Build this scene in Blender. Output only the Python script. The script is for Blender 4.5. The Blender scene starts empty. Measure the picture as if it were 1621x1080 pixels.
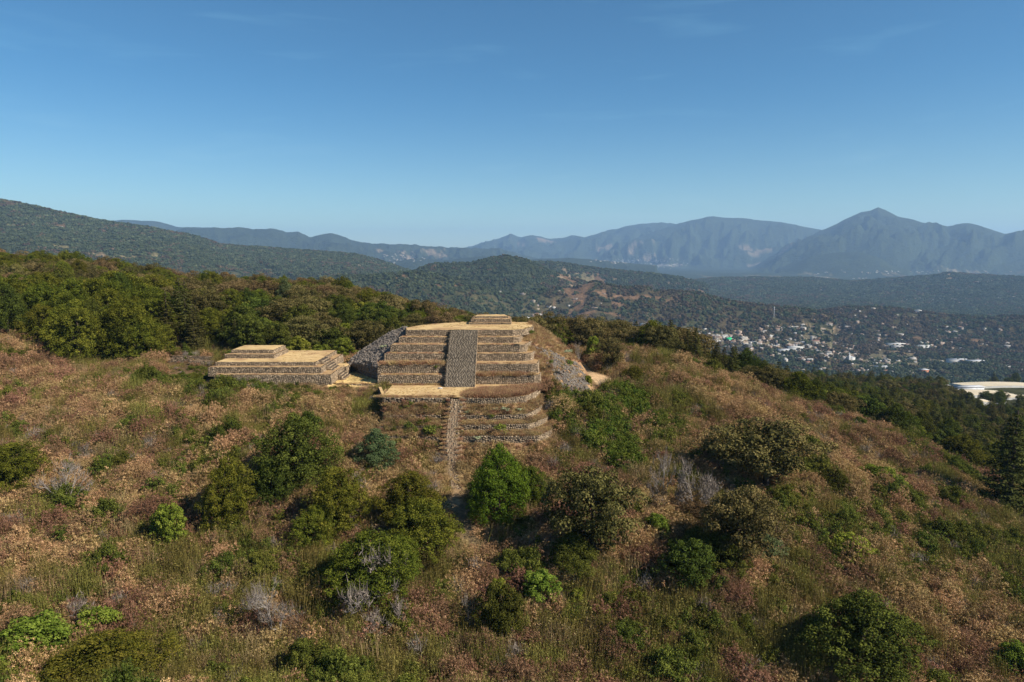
import bpy, math, random
import numpy as np
from math import radians as R
sc = bpy.context.scene
COL = sc.collection
# ------------------------------------------------------------------ camera, sky, sun, exposure
ZC, PITCH, FPX = 28.0, R(7.3), 1095.0
cam_d = bpy.data.cameras.new('camera'); cam = bpy.data.objects.new('camera', cam_d); COL.objects.link(cam)
cam_d.sensor_width = 36; cam_d.lens = 36*FPX/1621.0; cam_d.clip_start = 0.5; cam_d.clip_end = 90000
cam.location = (0, 0, ZC); cam.rotation_euler = (R(90)-PITCH, 0, 0); sc.camera = cam
SUN_EL, SUN_AZ = R(40), R(115)          # azimuth clockwise from +Y (view direction): to the right, slightly behind the camera
world = bpy.data.worlds.new('World'); sc.world = world; world.use_nodes = True
wn, wl = world.node_tree.nodes, world.node_tree.links
wn.clear()
wo = wn.new('ShaderNodeOutputWorld'); wb = wn.new('ShaderNodeBackground'); ws = wn.new('ShaderNodeTexSky')
ws.sky_type = 'NISHITA'; ws.sun_disc = False; ws.sun_elevation = SUN_EL; ws.sun_rotation = SUN_AZ
ws.altitude = 1800; ws.air_density = 1.0; ws.dust_density = 0.9; ws.ozone_density = 2.6
wb.inputs['Strength'].default_value = 0.068
# very faint cirrus streaks high in the sky
wt = wn.new('ShaderNodeTexCoord'); wm = wn.new('ShaderNodeMapping'); wm.inputs['Scale'].default_value = (3, 3, 22); wm.inputs['Rotation'].default_value = (0.25, 0.35, 0.2)
wno = wn.new('ShaderNodeTexNoise'); wno.inputs['Scale'].default_value = 1.6; wno.inputs['Detail'].default_value = 6; wno.inputs['Distortion'].default_value = .6
wr = wn.new('ShaderNodeMapRange'); wr.inputs['From Min'].default_value = .58; wr.inputs['From Max'].default_value = .85; wr.inputs['To Max'].default_value = .16
wx = wn.new('ShaderNodeMix'); wx.data_type = 'RGBA'; wx.inputs[7].default_value = (6.5, 7.2, 8.2, 1)
wl.new(wt.outputs['Generated'], wm.inputs['Vector']); wl.new(wm.outputs[0], wno.inputs['Vector']); wl.new(wno.outputs[0], wr.inputs['Value'])
wl.new(wr.outputs[0], wx.inputs[0]); wl.new(ws.outputs[0], wx.inputs[6]); wg = wn.new('ShaderNodeMix'); wg.data_type = 'RGBA'; wg.blend_type = 'MULTIPLY'; wg.inputs[0].default_value = 1; wsx = wn.new('ShaderNodeSeparateXYZ'); wl.new(wt.outputs['Generated'], wsx.inputs[0]); wgr = wn.new('ShaderNodeMapRange'); wgr.interpolation_type = 'SMOOTHSTEP'; wl.new(wsx.outputs[2], wgr.inputs['Value']); wgr.inputs['From Min'].default_value = -.02; wgr.inputs['From Max'].default_value = .24; wgt = wn.new('ShaderNodeMix'); wgt.data_type = 'RGBA'; wl.new(wgr.outputs[0], wgt.inputs[0]); wgt.inputs[6].default_value = (1.02, 1.16, 1.02, 1); wgt.inputs[7].default_value = (.50, .96, 1.10, 1); wl.new(wgt.outputs[2], wg.inputs[7])
wl.new(wx.outputs[2], wg.inputs[6]); wl.new(wg.outputs[2], wb.inputs['Color']); wl.new(wb.outputs[0], wo.inputs['Surface'])
sun_d = bpy.data.lights.new('sun', 'SUN'); sun = bpy.data.objects.new('sun', sun_d); COL.objects.link(sun)
sun_d.energy = 5.0; sun_d.angle = R(0.5); sun_d.color = (1.0, .91, .78)
sun.rotation_euler = (R(90)-SUN_EL, 0, math.pi-SUN_AZ)
sc.view_settings.view_transform = 'Standard'; sc.view_settings.look = 'None'; sc.view_settings.gamma = 1
sc.view_settings.use_curve_mapping = False; sc.view_settings.exposure = 0.62
sc.render.engine = 'CYCLES'
cy = sc.cycles
cy.max_bounces = 5; cy.diffuse_bounces = 2; cy.glossy_bounces = 1; cy.transmission_bounces = 2; cy.volume_bounces = 1; cy.transparent_max_bounces = 4
cy.use_denoising = True
HAZE_DENSITY, HAZE_COLOR = 4.7e-5, (0.42, .66, 1.0, 1)

# ------------------------------------------------------------------ projection helpers
CP, SP = math.cos(PITCH), math.sin(PITCH)
def ray(px, py):
    u = (np.asarray(px, float)-810.5)/FPX; v = (540.0-np.asarray(py, float))/FPX
    return u, CP+v*SP, -SP+v*CP            # direction (x, y, z)
def UY(px, py, Y):
    dx, dy, dz = ray(px, py); t = Y/dy; return np.array([dx*t, Y+0*t, ZC+dz*t])
def UZ(px, py, Z):
    dx, dy, dz = ray(px, py); t = (Z-ZC)/dz; return np.array([dx*t, dy*t, Z+0*t])
def project(x, y, z):
    zz = z-ZC; dep = y*CP-zz*SP; dep = np.where(dep < .1, .1, dep)
    return 810.5+FPX*x/dep, 540-FPX*(y*SP+zz*CP)/dep
# ------------------------------------------------------------------ noise
def _h(ix, iy, s):
    n = (ix.astype(np.int64)*374761393+iy.astype(np.int64)*668265263+s*1442695041) & 0x7fffffff
    n = ((n ^ (n >> 13))*1274126177) & 0x7fffffff
    return ((n ^ (n >> 16)) & 0xffff)/65535.0
def vn(x, y, s=0):
    ix, iy = np.floor(x), np.floor(y); fx, fy = x-ix, y-iy
    fx = fx*fx*fx*(fx*(fx*6-15)+10); fy = fy*fy*fy*(fy*(fy*6-15)+10)
    a, b, c, d = _h(ix, iy, s), _h(ix+1, iy, s), _h(ix, iy+1, s), _h(ix+1, iy+1, s)
    return (a+(b-a)*fx)*(1-fy)+(c+(d-c)*fx)*fy
def fbm(x, y, s=0, o=5, g=.5):
    r, a, t = 0, 1, 0
    for k in range(o):
        r = r+a*(vn(x, y, s+k*17)*2-1); t += a; a *= g
        x, y = x*1.93+y*.52+13.7, y*1.93-x*.52+7.1
    return r/t
def ridged(x, y, s=0, o=4):
    r, a, t = 0, 1, 0
    for k in range(o):
        r = r+a*(1-abs(vn(x, y, s+k*17)*2-1)*2); t += a; a *= .5
        x, y = x*1.93+y*.52+13.7, y*1.93-x*.52+7.1
    return r/t
def sstep(a, b, x):
    t = np.clip((x-a)/(b-a), 0, 1); return t*t*(3-2*t)

# ------------------------------------------------------------------ object helpers
def tag(o, label=None, cat=None, group=None, kind=None):
    for k, v in (('label', label), ('category', cat), ('group', group), ('kind', kind)):
        if v: o[k] = v
    return o
def empty(name, loc=(0, 0, 0), rz=0.0):
    o = bpy.data.objects.new(name, None); COL.objects.link(o); o.location = loc; o.rotation_euler = (0, 0, rz); o.empty_display_size = .5
    return o
def mk(name, V, F, tint=None, col=None, smooth=False, mats=(), mi=None, vattr=None):
    """V (n,3); F list of int arrays (m,k)"""
    me = bpy.data.meshes.new(name); V = np.ascontiguousarray(V, np.float32)
    F = [np.asarray(f, np.int32) for f in F if len(f)]
    me.vertices.add(len(V)); me.vertices.foreach_set('co', V.ravel())
    nl = sum(f.size for f in F); npoly = sum(len(f) for f in F)
    me.loops.add(nl); me.polygons.add(npoly)
    me.loops.foreach_set('vertex_index', np.concatenate([f.ravel() for f in F]))
    ls = np.concatenate([[0], np.cumsum(np.concatenate([np.full(len(f), f.shape[1]) for f in F]))[:-1]]).astype(np.int32)
    me.polygons.foreach_set('loop_start', ls)
    if smooth: me.polygons.foreach_set('use_smooth', np.ones(npoly, bool))
    if mi is not None: me.polygons.foreach_set('material_index', np.asarray(mi, np.int32))
    me.update(calc_edges=True)
    if tint is not None:
        a = me.attributes.new('tint', 'FLOAT', 'FACE'); a.data.foreach_set('value', np.asarray(tint, np.float32))
    if col is not None:
        a = me.attributes.new('Col', 'FLOAT_COLOR', 'POINT'); a.data.foreach_set('color', np.asarray(col, np.float32).ravel())
    for k, v in (vattr or {}).items():
        a = me.attributes.new(k, 'FLOAT', 'POINT'); a.data.foreach_set('value', np.asarray(v, np.float32))
    for m in mats: me.materials.append(m)
    return me
def ob(name, me, parent=None, link=True):
    o = bpy.data.objects.new(name, me)
    if link: COL.objects.link(o)
    if parent is not None: o.parent = parent
    return o

# ------------------------------------------------------------------ materials
def newmat(name):
    m = bpy.data.materials.new(name); m.use_nodes = True; n = m.node_tree.nodes; n.clear()
    return m, n, m.node_tree.links
def mixc(n, l, fac, a, b, blend='MIX'):
    x = n.new('ShaderNodeMix'); x.data_type = 'RGBA'; x.blend_type = blend
    for s, v in ((0, fac), (6, a), (7, b)):
        if isinstance(v, (int, float)): x.inputs[s].default_value = v
        elif isinstance(v, (tuple, list)): x.inputs[s].default_value = (*v[:3], 1)
        else: l.new(v, x.inputs[s])
    return x.outputs[2]
def noise(n, l, scale, detail=3, coord=None, dist=0, rough=.5):
    t = n.new('ShaderNodeTexNoise'); t.inputs['Scale'].default_value = scale; t.inputs['Detail'].default_value = detail
    t.inputs['Distortion'].default_value = dist; t.inputs['Roughness'].default_value = rough
    if coord is not None: l.new(coord, t.inputs['Vector'])
    return t.outputs[0]
def rng_(n, l, v, a, b, c=0, d=1):
    m = n.new('ShaderNodeMapRange'); l.new(v, m.inputs['Value'])
    for k, x in zip(('From Min', 'From Max', 'To Min', 'To Max'), (a, b, c, d)): m.inputs[k].default_value = x
    return m.outputs[0]
def leafmat(name, cs, trans=.25, vary=.5, hue=.03):
    """cs: three linear colours, mixed by the face's own tint and the plant's own random"""
    m, n, l = newmat(name)
    at = n.new('ShaderNodeAttribute'); at.attribute_name = 'tint'
    oi = n.new('ShaderNodeObjectInfo')
    c = mixc(n, l, rng_(n, l, at.outputs['Fac'], 0, .5), cs[0], cs[1])
    c = mixc(n, l, rng_(n, l, at.outputs['Fac'], .5, 1), c, cs[2])
    hs = n.new('ShaderNodeHueSaturation')
    l.new(c, hs.inputs['Color']); l.new(rng_(n, l, oi.outputs['Random'], 0, 1, .5-hue, .5+hue), hs.inputs['Hue'])
    mm = n.new('ShaderNodeMath'); mm.operation = 'MULTIPLY'; mm.inputs[1].default_value = 7.31; l.new(oi.outputs['Random'], mm.inputs[0])
    fr = n.new('ShaderNodeMath'); fr.operation = 'FRACT'; l.new(mm.outputs[0], fr.inputs[0])
    l.new(rng_(n, l, fr.outputs[0], 0, 1, 1-vary*.5, 1+vary*.5), hs.inputs['Value'])
    d = n.new('ShaderNodeBsdfDiffuse'); t = n.new('ShaderNodeBsdfTranslucent'); mx = n.new('ShaderNodeMixShader'); o = n.new('ShaderNodeOutputMaterial')
    l.new(hs.outputs[0], d.inputs['Color']); l.new(hs.outputs[0], t.inputs['Color']); mx.inputs[0].default_value = trans*.55
    l.new(d.outputs[0], mx.inputs[1]); l.new(t.outputs[0], mx.inputs[2]); l.new(mx.outputs[0], o.inputs['Surface'])
    return m
def plain(name, c1, c2, scale=1.0, detail=4, rough=.9, bump=0.0, bscale=8, c3=None, tint=False, objcoord=False):
    m, n, l = newmat(name)
    g = n.new('ShaderNodeNewGeometry').outputs['Position'] if not objcoord else n.new('ShaderNodeTexCoord').outputs['Object']
    c = mixc(n, l, rng_(n, l, noise(n, l, scale, detail, g, .3, .6), .36, .66), c1, c2)
    if c3: c = mixc(n, l, rng_(n, l, noise(n, l, scale*.31, detail, g, .8), .5, .68), c, c3)
    if tint:
        at = n.new('ShaderNodeAttribute'); at.attribute_name = 'tint'
        hs = n.new('ShaderNodeHueSaturation'); l.new(c, hs.inputs['Color'])
        l.new(rng_(n, l, at.outputs['Fac'], 0, 1, .48, 1.55), hs.inputs['Value']); c = hs.outputs[0]
    b = n.new('ShaderNodeBsdfPrincipled'); o = n.new('ShaderNodeOutputMaterial')
    b.inputs['Roughness'].default_value = rough; b.inputs['Specular IOR Level'].default_value = .15
    l.new(c, b.inputs['Base Color'])
    if bump:
        bp = n.new('ShaderNodeBump'); bp.inputs['Strength'].default_value = 1; bp.inputs['Distance'].default_value = bump
        l.new(noise(n, l, bscale, 5, g, 0, .6), bp.inputs['Height']); l.new(bp.outputs[0], b.inputs['Normal'])
    l.new(b.outputs[0], o.inputs['Surface'])
    return m
M = {}
M['stone'] = plain('volcanic_stone', (.34, .258, .172), (.21, .155, .102), 1.6, 4, tint=True, bump=.03, bscale=9)
M['stairstone'] = plain('stair_stone', (.165, .135, .10), (.115, .092, .066), 1.6, 4, tint=True)
M['mortar'] = plain('earth_joint', (.05, .038, .028), (.09, .066, .044), 2.5)
M['rubble'] = plain('rubble_stone', (.20, .17, .14), (.12, .10, .085), 1.2, tint=True, objcoord=True)
M['drygrass'] = plain('dry_mown_grass', (.60, .43, .21), (.48, .32, .14), .55, 7, c3=(.36, .22, .11), bump=.06, bscale=5)
M['drygrass2'] = plain('dry_ledge_grass', (.46, .31, .15), (.30, .18, .09), .8, 7, c3=(.24, .13, .075), bump=.15, bscale=3)
M['slopegrass'] = plain('dry_slope_grass', (.40, .25, .12), (.24, .14, .08), .5, 7, c3=(.16, .12, .06), bump=.2, bscale=3)
M['earth'] = plain('trodden_earth', (.22, .15, .095), (.14, .095, .06), 1.1, 6, bump=.05, bscale=4)
M['bark'] = plain('bark', (.10, .075, .055), (.05, .038, .03), 3)
M['greybark'] = plain('bleached_bark', (.34, .30, .26), (.22, .19, .165), 3)
M['juniper'] = leafmat('juniper_leaf', ((.030, .038, .007), (.080, .090, .012), (.185, .180, .024)), .08, .35)
M['brightgreen'] = leafmat('bright_leaf', ((.07, .09, .012), (.14, .17, .022), (.25, .27, .045)), .3, .4)
M['darkgreen'] = leafmat('dark_leaf', ((.026, .034, .008), (.058, .070, .013), (.125, .135, .025)), .2, .35)
M['oak'] = leafmat('oak_leaf', ((.045, .042, .015), (.10, .086, .028), (.20, .155, .06)), .25, .5, .02)
M['russet'] = leafmat('russet_leaf', ((.075, .055, .024), (.135, .098, .042), (.22, .155, .07)), .25, .5, .02)
M['fir'] = leafmat('fir_needle', ((.028, .031, .010), (.052, .056, .015), (.10, .095, .028)), .15, .4)
M['bluegreen'] = leafmat('bluegreen_leaf', ((.040, .055, .024), (.075, .095, .038), (.13, .15, .06)), .2, .3)
M['twig'] = leafmat('grey_twig', ((.13, .105, .085), (.22, .18, .15), (.34, .29, .25)), .1, .4, .01)
M['buff'] = leafmat('buff_seedhead', ((.16, .094, .042), (.35, .215, .098), (.58, .385, .195)), .2, .55, .018)
M['rust'] = leafmat('rust_stem', ((.125, .066, .038), (.225, .12, .068), (.35, .20, .12)), .2, .5, .015)
M['olive'] = leafmat('olive_stalk', ((.085, .075, .020), (.16, .14, .036), (.28, .235, .075)), .25, .5, .025)
M['weedgreen'] = leafmat('weed_leaf', ((.05, .062, .012), (.095, .108, .02), (.18, .19, .036)), .3, .5, .025)
M['drystalk'] = leafmat('dry_stalk', ((.13, .09, .045), (.24, .17, .085), (.38, .28, .14)), .2, .5, .015)
M['straw'] = leafmat('straw_blade', ((.28, .18, .08), (.44, .31, .14), (.62, .46, .24)), .3, .4, .012)
M['redgrass'] = leafmat('redbrown_grass', ((.19, .095, .055), (.31, .17, .10), (.44, .26, .15)), .25, .4, .012)
M['vine'] = leafmat('vine_leaf', ((.042, .062, .010), (.09, .122, .017), (.16, .19, .034)), .3, .45, .02)
M['agave'] = leafmat('pale_leaf', ((.20, .24, .13), (.32, .36, .20), (.44, .46, .28)), .2, .3, .01)

# ------------------------------------------------------------------ terrain: near field from measured points
cp = [ # px, py, depth
 (720,1080,75),(740,950,87),(745,845,101),(716,745,119),(714,700,126),(716,665,133),(735,800,107),
 (-250,1080,70),(0,1080,70),(0,900,88),(0,750,112),(0,640,137),(0,562,163),(-250,600,140),(-250,540,165),(-250,780,105),
 (200,1080,71),(200,900,89),(200,750,113),(200,650,134),(130,580,166),(270,583,163),(300,640,137),(350,800,104),(400,700,122),(400,640,136),(480,1080,72),
 (480,940,85),(520,800,104),(520,680,127),(560,640,139),(600,740,117),(640,700,125),(620,645,137),
 (860,1080,76),(860,900,92),(860,760,115),(860,705,126),(900,650,139),(930,622,150),(1000,1080,77),(1000,900,94),(1000,780,112),(1000,700,131),(1000,640,150),
 (1100,1080,77),(1130,930,90),(1120,800,110),(1120,720,128),(1100,650,149),(1200,640,160),(1200,1000,84),(1200,860,101),(1230,760,121),(1250,700,142),
 (1060,576,178),(1130,600,176),(980,560,186),(1200,628,173),(1330,669,170),(1440,709,165),(1500,742,158),(1621,802,148),(1800,880,135),
 (1621,1080,80),(1621,960,98),(1621,880,115),(1450,1080,79),(1450,930,97),(1450,830,118),(1400,760,135),(1900,1080,75),(1330,720,150),
 (940,598,163),(900,640,144),(960,590,170)]
pts = [tuple(UY(a, b, Y)) for a, b, Y in cp]
def pz(px, Y, z):           # a hidden or partly hidden point by direction, depth and height
    pts.append((float((px-810.5)/FPX*(Y*CP+(ZC-z)*SP)), float(Y), float(z)))
for px, Y, z in [
 (560,146,-.3),(420,146,-.3),(560,165,0),(420,170,1),(660,146,-.4),(800,146,-.6),(700,170,-.3),(760,190,-1),(850,165,0),(640,190,0),(340,160,1),(700,141,-1.2),(800,141,-1.6),(840,143,-1.8),(640,141,-1),
 (-250,200,9),(0,190,8),(130,190,7),(270,190,5),(400,200,4),(550,200,2),(700,215,0),(850,200,-1.5),
 (-250,270,20),(0,270,14),(150,270,12),(300,270,9),(450,260,7),(560,260,6),(650,250,1.5),(750,240,-3),(850,235,-6),
 (-250,360,30),(0,350,19),(150,345,16),(300,345,10),(450,335,6),(560,330,5.5),(650,310,-6),(750,300,-14),(860,290,-17),
 (-250,520,15),(0,520,-10),(200,520,-15),(400,500,-25),(600,480,-45),(800,460,-50),
 (940,200,-2),(1000,205,-3),(960,235,-6),(1060,230,-12),(1060,300,-26),(960,300,-18),(1130,215,-11),
 (1200,215,-18),(1200,260,-27),(1200,330,-40),(1330,210,-25),(1330,270,-38),(1330,400,-60),(1440,205,-32),(1440,280,-47),(1440,400,-66),(1560,200,-42),(1621,200,-46),(1621,290,-60),(1850,220,-60),
 (1621,480,-86),(1500,500,-84),(1400,600,-96),(1200,520,-76),(1000,520,-66),(1621,700,-113),(1500,700,-114),(1621,800,-128),(1500,900,-151),(1621,900,-144),(1850,700,-110),
 (-250,1100,-150),(0,1100,-150),(300,1100,-170),(600,1100,-180),(900,1100,-180),(1200,1000,-172),(1500,1150,-195),(1850,1100,-180),
 (-250,1800,-230),(100,1800,-250),(400,1800,-270),(800,1800,-285),(1200,1800,-288),(1621,1700,-285),(1900,1800,-285)]:
    pz(px, Y, z)
P = np.array(pts); az = np.arctan2(P[:, 0], P[:, 1]); lr = np.log(np.hypot(P[:, 0], P[:, 1]))
def feat(a, l): return np.stack([a*1.0, l*1.0], -1)
FP = feat(az, lr)
def kern(d2): return np.sqrt(d2+.05**2)
K = kern(((FP[:, None]-FP[None])**2).sum(-1)); n_ = len(P)
A = np.zeros((n_+3, n_+3)); A[:n_, :n_] = -K+np.eye(n_)*.003; A[:n_, n_] = 1; A[:n_, n_+1:] = FP; A[n_:, :n_] = A[:n_, n_:].T
W = np.linalg.solve(A, np.concatenate([P[:, 2], [0, 0, 0]]))
def near(a, l):
    out = np.empty(a.size); a_, l_ = a.ravel(), l.ravel()
    for s in range(0, a_.size, 20000):
        f = feat(a_[s:s+20000], l_[s:s+20000]); d2 = ((f[:, None]-FP[None])**2).sum(-1)
        out[s:s+20000] = -kern(d2)@W[:n_]+W[n_]+f@W[n_+1:]
    return out.reshape(a.shape)
# far field: ridges given by their crest line and distance
BASE = -290.0
RIDGES = [ # crest px list, distance, front width, back width, exponent, crest noise, erosion
 dict(p=[(-400,240),(-100,297),(0,313),(60,325),(150,345),(230,357),(310,372),(350,385),(420,390),(480,395),(560,401),(600,411),(650,428),(700,452)], D=4600, wf=3000, wb=2500, e=1.15, er=110, n=6),
 dict(p=[(600,460),(650,428),(663,423),(683,415),(727,413),(740,414),(773,407),(800,403),(827,407),(847,415),(873,426),(923,443),(980,470)], D=3500, wf=1150, wb=900, e=1.0, er=45, n=4),
 dict(p=[(780,440),(840,413),(867,412),(893,415),(933,421),(973,426),(1023,430),(1073,437),(1120,450)], D=4600, wf=900, wb=900, e=1.1, er=40, n=4),
 dict(p=[(380,470),(460,445),(540,433),(607,431),(657,425),(690,430),(727,437),(757,447),(800,462),(850,478)], D=2700, wf=1000, wb=700, e=1.0, er=40, n=4),
 dict(p=[(780,480),(827,458),(873,453),(907,452),(927,446),(943,442),(960,447),(990,452),(1023,450),(1040,457),(1080,458),(1102,460),(1154,474),(1228,482),(1287,488),(1320,498)], D=2750, wf=800, wb=600, e=1.0, er=35, n=3),
 dict(p=[(1270,500),(1300,489),(1339,483),(1387,482),(1450,489),(1500,496),(1543,498),(1621,497),(1750,494),(1850,510)], D=3250, wf=500, wb=500, e=1.1, er=20, n=3),
 dict(p=[(1000,455),(1060,447),(1130,440),(1200,438),(1290,440),(1350,446),(1420,440),(1470,436),(1500,430),(1540,434),(1621,440),(1800,440)], D=6500, wf=1900, wb=900, e=1.0, er=110, n=14),
 dict(p=[(1230,428),(1254,419),(1280,407),(1317,399),(1361,398),(1395,408),(1413,421),(1440,428)], D=11000, wf=1500, wb=1500, e=1.2, er=60, n=6),
 dict(p=[(560,425),(600,415),(660,408),(700,412),(760,405),(820,410),(900,408),(960,412),(1040,420)], D=9500, wf=2200, wb=2200, e=1.1, er=120, n=10),
 dict(p=[(640,440),(700,396),(733,392),(760,385),(785,378),(808,370),(825,375),(843,371.5),(870,377),(890,376),(905,371),(925,376),(960,365),(1000,356),(1015,353),(1060,352),(1110,360),(1160,380),(1200,420)], D=19000, wf=5000, wb=3000, e=1.25, er=600, n=30),
 dict(p=[(900,428),(960,398),(1010,375),(1060,358),(1090,350),(1110,345),(1130,342),(1150,344),(1170,345),(1200,349),(1230,351),(1260,355),(1300,363),(1340,385),(1400,425)], D=17000, wf=4200, wb=3000, e=1.2, er=800, n=26),
 dict(p=[(1180,428),(1240,395),(1300,364),(1330,350),(1350,340),(1365,334),(1378,332),(1390,327.5),(1402,331),(1420,340),(1440,346),(1460,351),(1500,357),(1515,354),(1530,352),(1545,355),(1570,363),(1590,370),(1610,366),(1640,362),(1700,370),(1850,400)], D=14500, wf=3800, wb=3000, e=1.2, er=680, n=20),
 dict(p=[(-400,330),(0,352),(170,347),(190,345.5),(210,346),(250,349),(280,357),(300,357),(330,358),(380,362),(430,364),(480,372),(600,410)], D=15500, wf=3500, wb=3000, e=1.1, er=350, n=22),
 dict(p=[(150,400),(250,372),(300,360),(340,357),(355,360),(380,360),(400,363),(430,361.5),(455,366),(470,365),(490,372),(510,369),(525,367.5),(545,373),(570,382),(600,385),(640,386),(680,389),(720,391),(760,391),(800,395),(860,410)], D=12500, wf=3000, wb=2500, e=.9, er=330, n=48),
]
for rd in RIDGES:
    q = np.array(rd['p'], float); dx, dy, dz = ray(q[:, 0], q[:, 1])
    rd['az'] = np.arctan2(dx, dy); rd['z'] = ZC+dz/np.hypot(dx, dy)*rd['D']
def far(a, r):
    x, y = r*np.sin(a), r*np.cos(a)
    h = BASE+0*r+fbm(x/900, y/900, 3, 5)*34*sstep(500, 2500, r)+fbm(x/5200, y/5200, 8, 3)*40*sstep(4000, 9000, r)
    H0, A0, R0 = h, a, r
    for i, rd in enumerate(RIDGES):
        D, wf, wb = rd['D'], rd['wf'], rd['wb']
        lo, hi = np.searchsorted(R0[:, 0], [D-wf*1.6, D+wb*1.6])
        if hi <= lo: continue
        a, r, h = A0[lo:hi], R0[lo:hi], H0[lo:hi]; x, y = r*np.sin(a), r*np.cos(a)
        cz = np.interp(a, rd['az'], rd['z'], left=BASE-200 if i not in (0, 12) else rd['z'][0], right=BASE-200)
        cz = cz+fbm(a*D/260, a*0+i*3.1, 40+i, 5, .6)*rd['n']*np.clip((cz-BASE)/150, 0, 1)
        wob = fbm(x/(wf*.5), y/(wf*.5), 60+i, 4)*.5
        t = (r-D)/np.where(r < D, wf, wb); t = np.abs(t); tt = t*(1+wob)
        S = np.clip(1-tt, 0, 1)**rd['e']; S = S*(1-.35*np.clip(t*2, 0, 1)*(1-S))
        amp = np.clip((cz-BASE)/400, .1, 1)
        hh = BASE-25+(cz-BASE+25)*S+rd['er']*amp*ridged(a*D/(wf*.13)+wob*7, r/(wf*.35)+wob*2, 80+i, 5)*S*(1-S)*1.9*np.clip(t*6, 0, 1)
        hh = np.where(S > 0, hh, -999)
        k = 14.0; m = np.maximum(h, hh); h = m+k*np.log1p(np.exp(-np.abs(h-hh)/k))
        H0[lo:hi] = h
    return H0-6
def height_raw(a, r):       # a, r are grids whose rows are rings
    i0, i1 = np.searchsorted(r[:, 0], [1150, 1900]); h = np.empty_like(r)
    h[:i0] = height_mix(a[:i0], r[:i0], 0); h[i1:] = height_mix(a[i1:], r[i1:], 1); h[i0:i1] = height_mix(a[i0:i1], r[i0:i1], 2)
    return h
def height_mix(a, r, mode):
    if mode == 1: return far(a, r)
    w = sstep(math.log(1150), math.log(1900), np.log(r))
    hn = near(a, np.log(np.maximum(r, 66)))-.22*np.maximum(66-r, 0); x, y = r*np.sin(a), r*np.cos(a)
    hn = hn+fbm(x/23, y/23, 21, 4)*(1.3*sstep(175, 70, r)+.35)*sstep(30, 70, r)*(1-.8*np.exp(-(((x+15)/60)**4+((y-155)/28)**4)))+fbm(x/5.5, y/7, 25, 2)*.55*sstep(165, 120, r)+fbm(x/140, y/140, 22, 3)*7*sstep(260, 520, r)
    if mode == 0: return hn
    hf = far(a, r)
    h = hn*(1-w)+hf*w
    return h
PADS = []  # (x0,x1,y0,y1,z,soft)
def X(px, Y, z=0): return float((px-810.5)/FPX*(Y*CP+(ZC-z)*SP))
def pad(h, x, y):
    for x0, x1, y0, y1, z, s in PADS:
        d = np.hypot(np.maximum(0, np.maximum(x0-x, x-x1)), np.maximum(0, np.maximum(y0-y, y-y1)))
        w = sstep(s, 0, d); h = h*(1-w)+z*w
    pr = np.interp(y, [120, 123.5, 125, 127.5, 130, 132, 133.5, 145, 146.5], [-8.3, -7.5, -7.0, -5.9, -4.9, -2.8, -1.2, -1.0, -.3])
    d = np.hypot(np.maximum(0, np.maximum(X(624, 133)-x, x-X(866, 135))), np.maximum(0, np.maximum(123-y, y-146)))
    w = sstep(3.5, 0, d); return h*(1-w)+np.minimum(h, pr)*w
PADS.append((X(601, 150), X(860, 150), 145.2, 185, -.06, 2.0))          # under the great pyramid
PADS.append((X(350, 150), X(598, 150), 145.6, 178, -.02, 2.0))           # court and under the low pyramid
NR, NA, NB = 640, 720, 60
rings = np.exp(np.concatenate([np.linspace(math.log(12), math.log(60), 40)[:-1], np.linspace(math.log(60), math.log(210), 170)[:-1],
      np.linspace(math.log(210), math.log(1500), 150)[:-1], np.linspace(math.log(1500), math.log(26000), 290)]))
azs = np.concatenate([np.linspace(-math.pi, -R(42), NB)[:-1], np.linspace(-R(42), R(42), NA), np.linspace(R(42), math.pi, NB)[1:-1]])
NR = len(rings); AA, RR = np.meshgrid(azs, rings); 
front = np.abs(azs) < R(60)
H = np.empty_like(RR)
H[:, front] = height_raw(AA[:, front], RR[:, front])
a_ = np.clip(AA[:, ~front], -R(44), R(44)); H[:, ~front] = height_raw(a_, RR[:, ~front])
XX, YY = RR*np.sin(AA), RR*np.cos(AA)
H = pad(H, XX, YY)
LRI = np.log(rings)
def hgt(x, y):
    x, y = np.asarray(x, float), np.asarray(y, float)
    a = np.arctan2(x, y); l = np.log(np.maximum(np.hypot(x, y), rings[0]*1.001))
    i = np.clip(np.searchsorted(LRI, l)-1, 0, NR-2); j = np.clip(np.searchsorted(azs, a)-1, 0, len(azs)-2)
    fi = np.clip((l-LRI[i])/(LRI[i+1]-LRI[i]), 0, 1); fj = np.clip((a-azs[j])/(azs[j+1]-azs[j]), 0, 1)
    return (H[i, j]*(1-fi)+H[i+1, j]*fi)*(1-fj)+(H[i, j+1]*(1-fi)+H[i+1, j+1]*fi)*fj
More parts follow.
